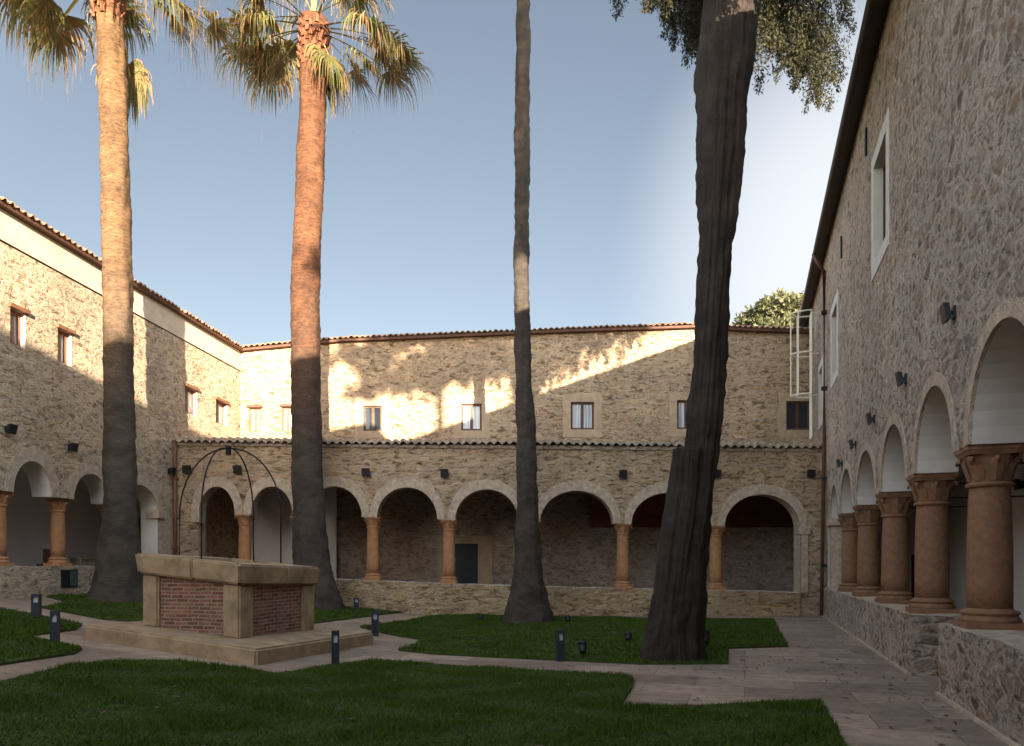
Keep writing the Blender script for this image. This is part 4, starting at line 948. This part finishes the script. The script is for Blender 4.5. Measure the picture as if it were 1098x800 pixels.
def frond(parent, hub, az, el, plen, flen, droop, dry, seed):
    rs_ = random.Random(seed); d = Vector((math.cos(az) * math.cos(el), math.sin(az) * math.cos(el), math.sin(el)))
    Vv, Ff, Mi = [], [], []
    # petiole
    p = hub.copy(); pts = [p.copy()]; dd = d.copy()
    for i in range(8):
        dd = (dd + Vector((0, 0, -droop * .09))).normalized(); p = p + dd * plen / 8; pts.append(p.copy())
    side = dd.cross(Vector((0, 0, 1)))
    if side.length < .1: side = Vector((-math.sin(az), math.cos(az), 0))
    side.normalize(); up = side.cross(dd).normalized()
    for i, q in enumerate(pts):
        wv = .035 * (1 - .5 * i / 8); Vv += [q - side * wv, q + up * wv * .5, q + side * wv]
    for i in range(8):
        a = i * 3
        Ff += [(a, a + 1, a + 4, a + 3), (a + 1, a + 2, a + 5, a + 4), (a + 2, a, a + 3, a + 5)]; Mi += [2, 2, 2]
    nl = 46; G = Vector((0, 0, -1))
    for k in range(nl):
        t = (k + .5) / nl * 2 - 1; th = t * R(118) + rs_.uniform(-.03, .03); l = flen * 1.18 * (1 - .25 * abs(t)) * rs_.uniform(.8, 1.12)
        dr = (dd * math.cos(th) + side * math.sin(th)).normalized(); dr = (dr + up * (.18 * (1 - abs(t)) - .1)).normalized()
        q = p.copy(); n = 7; cur = dr.copy(); wv0 = .028 * rs_.uniform(.8, 1.2); b0 = len(Vv)
        stiff = rs_.uniform(.22, .48)
        for i in range(n + 1):
            f = i / n; wv = wv0 * (min(1, f * 3 + .25)) * (1 - f ** 2 * .93)
            sd = cur.cross(up if abs(cur.dot(up)) < .95 else side).normalized()
            Vv += [q - sd * wv, q + sd * wv]
            if f > stiff: cur = (cur + G * (.55 + .45 * droop) * (1 + f) * (7 / n) * .75 + Vector((rs_.uniform(-.05, .05), rs_.uniform(-.05, .05), 0))).normalized()
            q = q + cur * l / n
        isd = rs_.random() < dry + .12
        for i in range(n):
            a = b0 + i * 2; Ff.append((a, a + 1, a + 3, a + 2)); Mi.append(1 if isd or (i > n - 2 and rs_.random() < .6) else 0)
        if rs_.random() < .22:                                   # hanging pale threads
            b0 = len(Vv); q2 = q - cur * l * rs_.uniform(0, .4); ll = rs_.uniform(.2, .7); ww = rs_.uniform(.002, .005)
            for i in range(4):
                j = Vector((rs_.uniform(-.03, .03), rs_.uniform(-.03, .03), 0)); Vv += [q2 + j - side * ww, q2 + j + side * ww]; q2 = q2 + G * ll / 3
            for i in range(3):
                a = b0 + i * 2; Ff.append((a, a + 1, a + 3, a + 2)); Mi.append(3)
    return pobj('frond', Vv, Ff, [M['frond'], M['frond_dry'], M['petiole'], M['thread']], parent, mi=Mi)

def boots(parent, c, z0, z1, r, m):
    bm = bmesh.new()
    nrow = int((z1 - z0) / .13)
    for i in range(nrow):
        z = z0 + (z1 - z0) * i / nrow
        for k in range(9):
            an = 2 * math.pi * (k + .5 * (i % 2)) / 9 + random.uniform(-.12, .12); ln = random.uniform(.1, .2); wd = random.uniform(.06, .09); o_ = random.uniform(.04, .11)
            rv = Vector((math.cos(an), math.sin(an), 0)); tv = Vector((-math.sin(an), math.cos(an), 0)); b_ = c + Vector((0, 0, z - c.z))
            p = [b_ + rv * (r * .9) - tv * wd, b_ + rv * (r * .9) + tv * wd, b_ + rv * (r + .03) + tv * wd * .8, b_ + rv * (r + .03) - tv * wd * .8]
            t_ = Vector((0, 0, ln)); q = [b_ + rv * (r * .95) - tv * wd * .6 + t_, b_ + rv * (r * .95) + tv * wd * .6 + t_, b_ + rv * (r + o_ + .02) + tv * wd * .45 + t_, b_ + rv * (r + o_ + .02) - tv * wd * .45 + t_]
            hexa(bm, p + q)
    return bobj('leaf_sheath', bm, m, parent)

def palm(label, rows, y, bark, crown_py, specs, group, nrand, boot_px, seed, grey=False, flen=1.25, plen=1.5):
    pts = pts_from_px(rows, y); g = pts[0]
    T = empty('palm_tree', (g[0], g[1], gz(g[0])), label, 'palm tree', group)
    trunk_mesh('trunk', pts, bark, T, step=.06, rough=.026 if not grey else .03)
    hub = Vector((pts[-1][0], y, EYE + (HY - crown_py) * y / F)); rs_ = random.Random(seed)
    if boot_px: boots(T, hub, EYE + (HY - boot_px) * y / F, hub.z, pts[-1][3], M['boots'])
    i = 0
    for az, el, pl_, fl_, dr in specs:
        frond(T, hub + Vector((0, 0, -.1)), R(az), R(el), pl_, fl_, dr, .30, seed * 100 + i); i += 1
    for k in range(nrand):
        az = rs_.uniform(0, 2 * math.pi); el = R(rs_.uniform(5, 85))
        frond(T, hub + Vector((0, 0, rs_.uniform(0, .3))), az, el, plen * rs_.uniform(.8, 1.1), flen * rs_.uniform(.85, 1.1), rs_.uniform(.5, 1.0), .15, seed * 100 + i); i += 1
    return T
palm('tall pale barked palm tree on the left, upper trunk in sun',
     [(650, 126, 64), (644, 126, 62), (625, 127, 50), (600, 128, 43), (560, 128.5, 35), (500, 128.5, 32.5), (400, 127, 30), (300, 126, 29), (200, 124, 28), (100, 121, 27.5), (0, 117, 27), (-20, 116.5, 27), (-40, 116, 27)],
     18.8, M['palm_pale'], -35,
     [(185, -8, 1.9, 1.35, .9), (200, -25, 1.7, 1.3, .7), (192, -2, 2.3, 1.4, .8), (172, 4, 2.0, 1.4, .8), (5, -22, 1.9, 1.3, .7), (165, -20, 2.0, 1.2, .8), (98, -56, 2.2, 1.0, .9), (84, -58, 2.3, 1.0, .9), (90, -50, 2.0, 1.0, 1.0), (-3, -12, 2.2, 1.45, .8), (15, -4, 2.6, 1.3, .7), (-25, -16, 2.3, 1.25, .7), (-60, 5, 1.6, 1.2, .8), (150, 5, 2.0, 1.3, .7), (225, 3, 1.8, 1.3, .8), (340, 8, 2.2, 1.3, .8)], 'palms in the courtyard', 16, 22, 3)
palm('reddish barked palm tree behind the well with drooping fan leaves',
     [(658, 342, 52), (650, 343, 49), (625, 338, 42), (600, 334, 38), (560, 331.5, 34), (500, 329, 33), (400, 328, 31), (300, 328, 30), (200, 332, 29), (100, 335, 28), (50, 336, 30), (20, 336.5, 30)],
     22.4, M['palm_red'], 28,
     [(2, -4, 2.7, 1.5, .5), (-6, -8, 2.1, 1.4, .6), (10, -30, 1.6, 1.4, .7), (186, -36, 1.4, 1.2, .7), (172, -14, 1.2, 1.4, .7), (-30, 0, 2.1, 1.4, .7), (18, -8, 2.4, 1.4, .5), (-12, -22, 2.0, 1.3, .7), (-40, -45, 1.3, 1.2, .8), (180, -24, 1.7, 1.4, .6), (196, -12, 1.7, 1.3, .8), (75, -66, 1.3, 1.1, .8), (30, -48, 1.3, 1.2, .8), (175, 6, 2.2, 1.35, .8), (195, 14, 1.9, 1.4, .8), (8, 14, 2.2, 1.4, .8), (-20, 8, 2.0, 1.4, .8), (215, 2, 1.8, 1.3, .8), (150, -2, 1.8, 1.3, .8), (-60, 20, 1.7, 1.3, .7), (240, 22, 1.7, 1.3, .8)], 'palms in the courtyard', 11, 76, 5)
palm('very slender dark grey palm trunk standing alone in the middle lawn',
     [(672, 566.5, 56), (664, 566.5, 53), (650, 566.5, 46), (632, 566.5, 37), (615, 566, 31), (590, 566, 27), (540, 565, 23.5), (470, 563.5, 21.5), (400, 561.5, 18), (330, 560, 16.5), (250, 559.5, 16), (150, 560, 15.5), (0, 561, 14.5), (-120, 561, 14), (-260, 561, 13.5)],
     20.9, M['palm_grey'], -262, [(200, -20, 1.5, 1.2, .8), (20, -20, 1.5, 1.2, .8), (100, -20, 1.5, 1.2, .8), (280, -25, 1.5, 1.2, .8)], 'palms in the courtyard', 14, -230, 9, grey=True)

# thick cypress with a cut second stem
yC = ground(722, 708).y
CY = empty('cypress_tree', (ground(722, 708)), 'thick dark leaning cypress trunk with a sawn-off second stem and hanging foliage', 'cypress')
rowsC = [(716, 722, 68), (706, 722, 64), (680, 723, 58), (640, 729, 52), (600, 735, 44), (540, 744, 38), (480, 752, 36), (400, 758.5, 35), (330, 762.5, 33.5), (260, 767, 37), (200, 771, 45), (100, 776, 54), (50, 780, 56), (0, 784, 58), (-100, 788, 52), (-250, 792, 40), (-420, 792, 24), (-620, 790, 8)]
ptsC = pts_from_px(rowsC, yC)
trunk_mesh('trunk', ptsC, M['cypress'], CY, seg=96, step=.07, ring=0, rough=.035, flute=.06)
rowsS = [(714, 712, 44), (690, 713, 42), (640, 719, 38), (600, 723, 36), (540, 731, 34), (500, 735, 34), (479, 737, 33)]
trunk_mesh('cut_stem', [(x, y - .12, z, r) for x, y, z, r in pts_from_px(rowsS, yC)], M['cypress'], CY, seg=80, step=.07, ring=0, rough=.025, flute=.05)

def leaf_cloud(centers, dirs, n_each, L, wd, size, rs):
    """small pointed leaf faces scattered around points, pointing along dirs"""
    size = size if np.ndim(size) else float(size)
    C = np.repeat(np.asarray(centers), n_each, 0); Dv = np.repeat(np.asarray(dirs), n_each, 0); n = len(C)
    C = C + rs.normal(0, size, (n, 3)); Dv = Dv + rs.normal(0, .55, (n, 3)); Dv /= np.linalg.norm(Dv, axis=1, keepdims=True)
    s = np.cross(Dv, rs.normal(0, 1, (n, 3))); s /= np.linalg.norm(s, axis=1, keepdims=True) + 1e-9
    l = rs.uniform(.6, 1.3, (n, 1)) * L; w_ = rs.uniform(.6, 1.3, (n, 1)) * wd
    return np.stack([C, C + Dv * l * .5 + s * w_, C + Dv * l, C + Dv * l * .5 - s * w_], 1).reshape(-1, 3)
rsC = np.random.default_rng(5)
def branch(start, end, sag, n, twig, rs, hang=1.3):
    """a limb from start to end; returns limb points, spray centres, directions and spread, in hanging fingers"""
    s, e_ = np.array(start), np.array(end); lim = []; C = []; Dv = []; Z = []
    for i in range(n + 1):
        t = i / n; lim.append(s * (1 - t) + e_ * t + np.array([0, 0, sag * math.sin(math.pi * t)]))
    for t in (.45, .62, .75, .86, .94, 1.0):
        p = s * (1 - t) + e_ * t + np.array([0, 0, sag * math.sin(math.pi * t)])
        d = np.array([rs.normal(0, .28), rs.normal(0, .28), -hang]); d /= np.linalg.norm(d); ln = twig * rs.uniform(.5, 1.5); m = int(10 + ln * 26)
        for q in range(m):
            f = q / m; C.append(p + d * ln * f + rs.normal(0, .012, 3)); dd = d + np.array([rs.normal(0, .45), rs.normal(0, .45), rs.normal(0, .25)]); Dv.append(dd / np.linalg.norm(dd)); Z.append(.115 * (1 - f) ** .7 + .02)
    return lim, C, Dv, Z
BR = []
def cp(px, py, dy=0): return at_y(px, py, yC + dy)
def hub_at(py): 
    for (x, y, z, r), (x2, y2, z2, r2) in zip(ptsC, ptsC[1:]):
        zz = EYE + (HY - py) * yC / F
        if z <= zz <= z2: t = (zz - z) / (z2 - z); return Vector((x + (x2 - x) * t, yC, zz))
    return Vector(ptsC[-1][:3])
# limbs seen in the photo: (start height, tip pixel, depth offset, twig length)
for sp, tx, ty, dy, tw in ((-60, 720, -8, 3.4, .9), (-40, 735, 10, 3.8, .9), (-70, 690, -28, 3.2, .8), (-80, 660, -40, 3.6, .7), (-50, 742, 22, 4.2, .8), (-75, 704, -22, 4.0, .8), (-60, 728, 0, 4.4, .9), (-60, 712, -14, 4.2, .9), (-40, 746, 30, 3.2, .8), (-80, 676, -36, 4.0, .8), (-50, 732, 16, 2.6, .7),
                          (-30, 828, 12, 1.4, .8), (-30, 816, 34, 1.2, .7), (-60, 850, -8, 2.5, .9), (-60, 866, 22, 3.0, 1.0), (-40, 880, 72, 3.6, .9), (-70, 893, 22, 3.2, .9), (-70, 904, -4, 3.4, .8), (-60, 872, 60, 4.0, .8), (-40, 842, 36, 1.8, .8), (-90, 908, -24, 3.0, .8), (-90, 700, -36, 0, .8), (-45, 884, 48, 2.8, .9), (-50, 858, -2, 3.4, .9), (-50, 876, 30, 4.2, .9), (-80, 898, 48, 3.8, .7), (-50, 886, 88, 4.0, .6)):
    BR.append((hub_at(sp), cp(tx, ty, dy), .25, 9, tw))
for dx, dy, dz in ((.7, -2.6, -.4), (.9, -3.0, -.1), (.5, -2.2, -.3), (.6, -2.5, -.8), (.8, -3.2, .3), (.4, -2.8, .1), (.7, -2.0, -.2), (.3, -2.4, -.6), (.9, -3.4, -.5), (.6, -3.0, -.7), (.5, -3.3, -.2), (.75, -2.3, -.9), (.2, -2.0, .2), (1.0, -2.7, -.3)):  # unseen limbs added toward the sun to shade the trunk top
    h0 = hub_at(-110); BR.append((h0, h0 + Vector((dx, dy, dz - .3)), .2, 8, .7)); BR.append((h0, h0 + Vector((dx * .55 - .28, dy * 1.05, dz - .45)), .1, 8, .8))
for k in range(46):                                              # the rest of the crown, above the view
    sp = random.uniform(-560, -90); az = random.uniform(0, 6.28); ln = random.uniform(1.3, 2.6) * (1 - (-sp) / 900); h0 = hub_at(sp)
    BR.append((h0, h0 + Vector((math.cos(az) * ln, math.sin(az) * ln, random.uniform(-.7, .3))), .3, 7, .8))
Cc, Dd, Zz = [], [], []
for s_, e_, sag, n, tw in BR:
    lim, C, Dv, Zq = branch(s_, e_, sag, n, tw, rsC); bm = bmesh.new(); tube(bm, lim, [.05 * (1 - .8 * i / n) for i in range(n + 1)], 5); bobj('limb', bm, M['cypress'], CY); Cc += C; Dd += Dv; Zz += Zq
quads_obj('crown', leaf_cloud(Cc, Dd, 12, .075, .013, np.repeat(np.array(Zz), 12)[:, None], rsC), M['needles'], CY)

# tall pine beyond the right wing whose shade falls across the far wall (outside the view)
def shade_tree(name, base, label, clumps, trunk_top, r, leafm, seed, n_each, L, wd, barkm, spread=.5):
    rs = np.random.default_rng(seed); T = empty(name, base, label, 'tree')
    b = Vector(base); t = Vector(trunk_top)
    trunk_mesh('trunk', [(b.x, b.y, b.z - .2, r), (b.x * .7 + t.x * .3, b.y * .7 + t.y * .3, b.z * .7 + t.z * .3, r * .8), (t.x, t.y, t.z, r * .25)], barkm, T, step=.3)
    bm = bmesh.new(); C = []; Dv = []
    for c, s in clumps:
        c = Vector(c); zb = max(b.z + 2, c.z - .4); f = min(1, (zb - b.z) / (t.z - b.z)); st = b.lerp(t, f)
        tube(bm, [st, st.lerp(c, .5) + Vector((0, 0, .3)), c], [r * .16, r * .1, r * .04], 5)
        k = max(6, int(60 * s * s))
        pts = rs.normal(0, 1, (k, 3)); pts /= np.linalg.norm(pts, axis=1, keepdims=True); pts *= (rs.uniform(0, 1, (k, 1)) ** .45) * s; pts[:, 2] *= (.28 if name == 'cedar_tree' else .45)
        C += list(np.array(c) + pts); dd = pts.copy(); dd[:, 2] += .3 * s; Dv += list(dd / (np.linalg.norm(dd, axis=1, keepdims=True) + 1e-6))
    bobj('limb', bm, barkm, T)
    quads_obj('crown', leaf_cloud(C, Dv, n_each, L, wd, .12, rs), leafm, T)
    return T
def shadow_src(px, py, s):                                       # where along the sun ray a leaf shades this spot of the far wall
    p = at_y(px, py, 28.5); return Vector((p.x + SUN_A * s, p.y - s, p.z + SUN_B * s))
rp = random.Random(4); cl_ = []
PINE_LO = [(362, 420), (385, 436), (405, 430), (425, 420), (470, 420), (500, 412), (540, 404), (590, 392), (640, 374), (690, 350), (730, 336)]
for gx in range(368, 700, 15):
    lo = lerp_tab(PINE_LO, gx); py = lo - 14 - rp.uniform(0, 10)
    while py > 250:
        left = max(0, 1 - (gx - 362) / 60)
        if rp.random() > .07 + .25 * left: cl_.append((shadow_src(gx + rp.uniform(-7, 7), py + rp.uniform(-6, 6), 45 + rp.uniform(-2.5, 2.5)), rp.uniform(.26, .5)))
        py -= 16
    while py > 60:
        if gx > 400: cl_.append((shadow_src(gx + rp.uniform(-9, 9), py, 45 + rp.uniform(-2, 2)), rp.uniform(.5, .8)))
        py -= 40
for k in range(34):                                              # loose outer sprays
    px = rp.uniform(372, 720); cl_.append((shadow_src(px, lerp_tab(PINE_LO, px) - rp.uniform(-2, 18), 45), rp.uniform(.12, .26)))
shade_tree('pine_tree', (6.25, -16.5, 0), 'tall broad pine growing behind the right wing', cl_, (6.25, -16.5, 22), .3, M['pine'], 3, 9, .34, .085, M['cypress'])

# cedar beyond the far corner
cc = []
yy = 44.0
for px, py, s in ((800, 345, .55), (812, 338, .7), (822, 329, .6), (835, 323, .8), (848, 326, .7), (860, 322, .7), (868, 330, .8), (840, 338, .9), (855, 343, .9), (872, 345, .9), (820, 346, .8), (880, 335, .8), (795, 350, .5), (830, 352, .9), (850, 355, 1.0), (870, 360, 1.0)):
    cc.append((at_y(px, py, yy + random.uniform(-1.2, 1.2)), s * 1.15))
bC = at_y(850, 605, yy); bC.z = 0
shade_tree('cedar_tree', bC, 'flat topped cedar peeping over the roof behind the ladder', cc, at_y(852, 326, yy), .4, M['cedar'], 8, 11, .30, .07, M['cypress'])
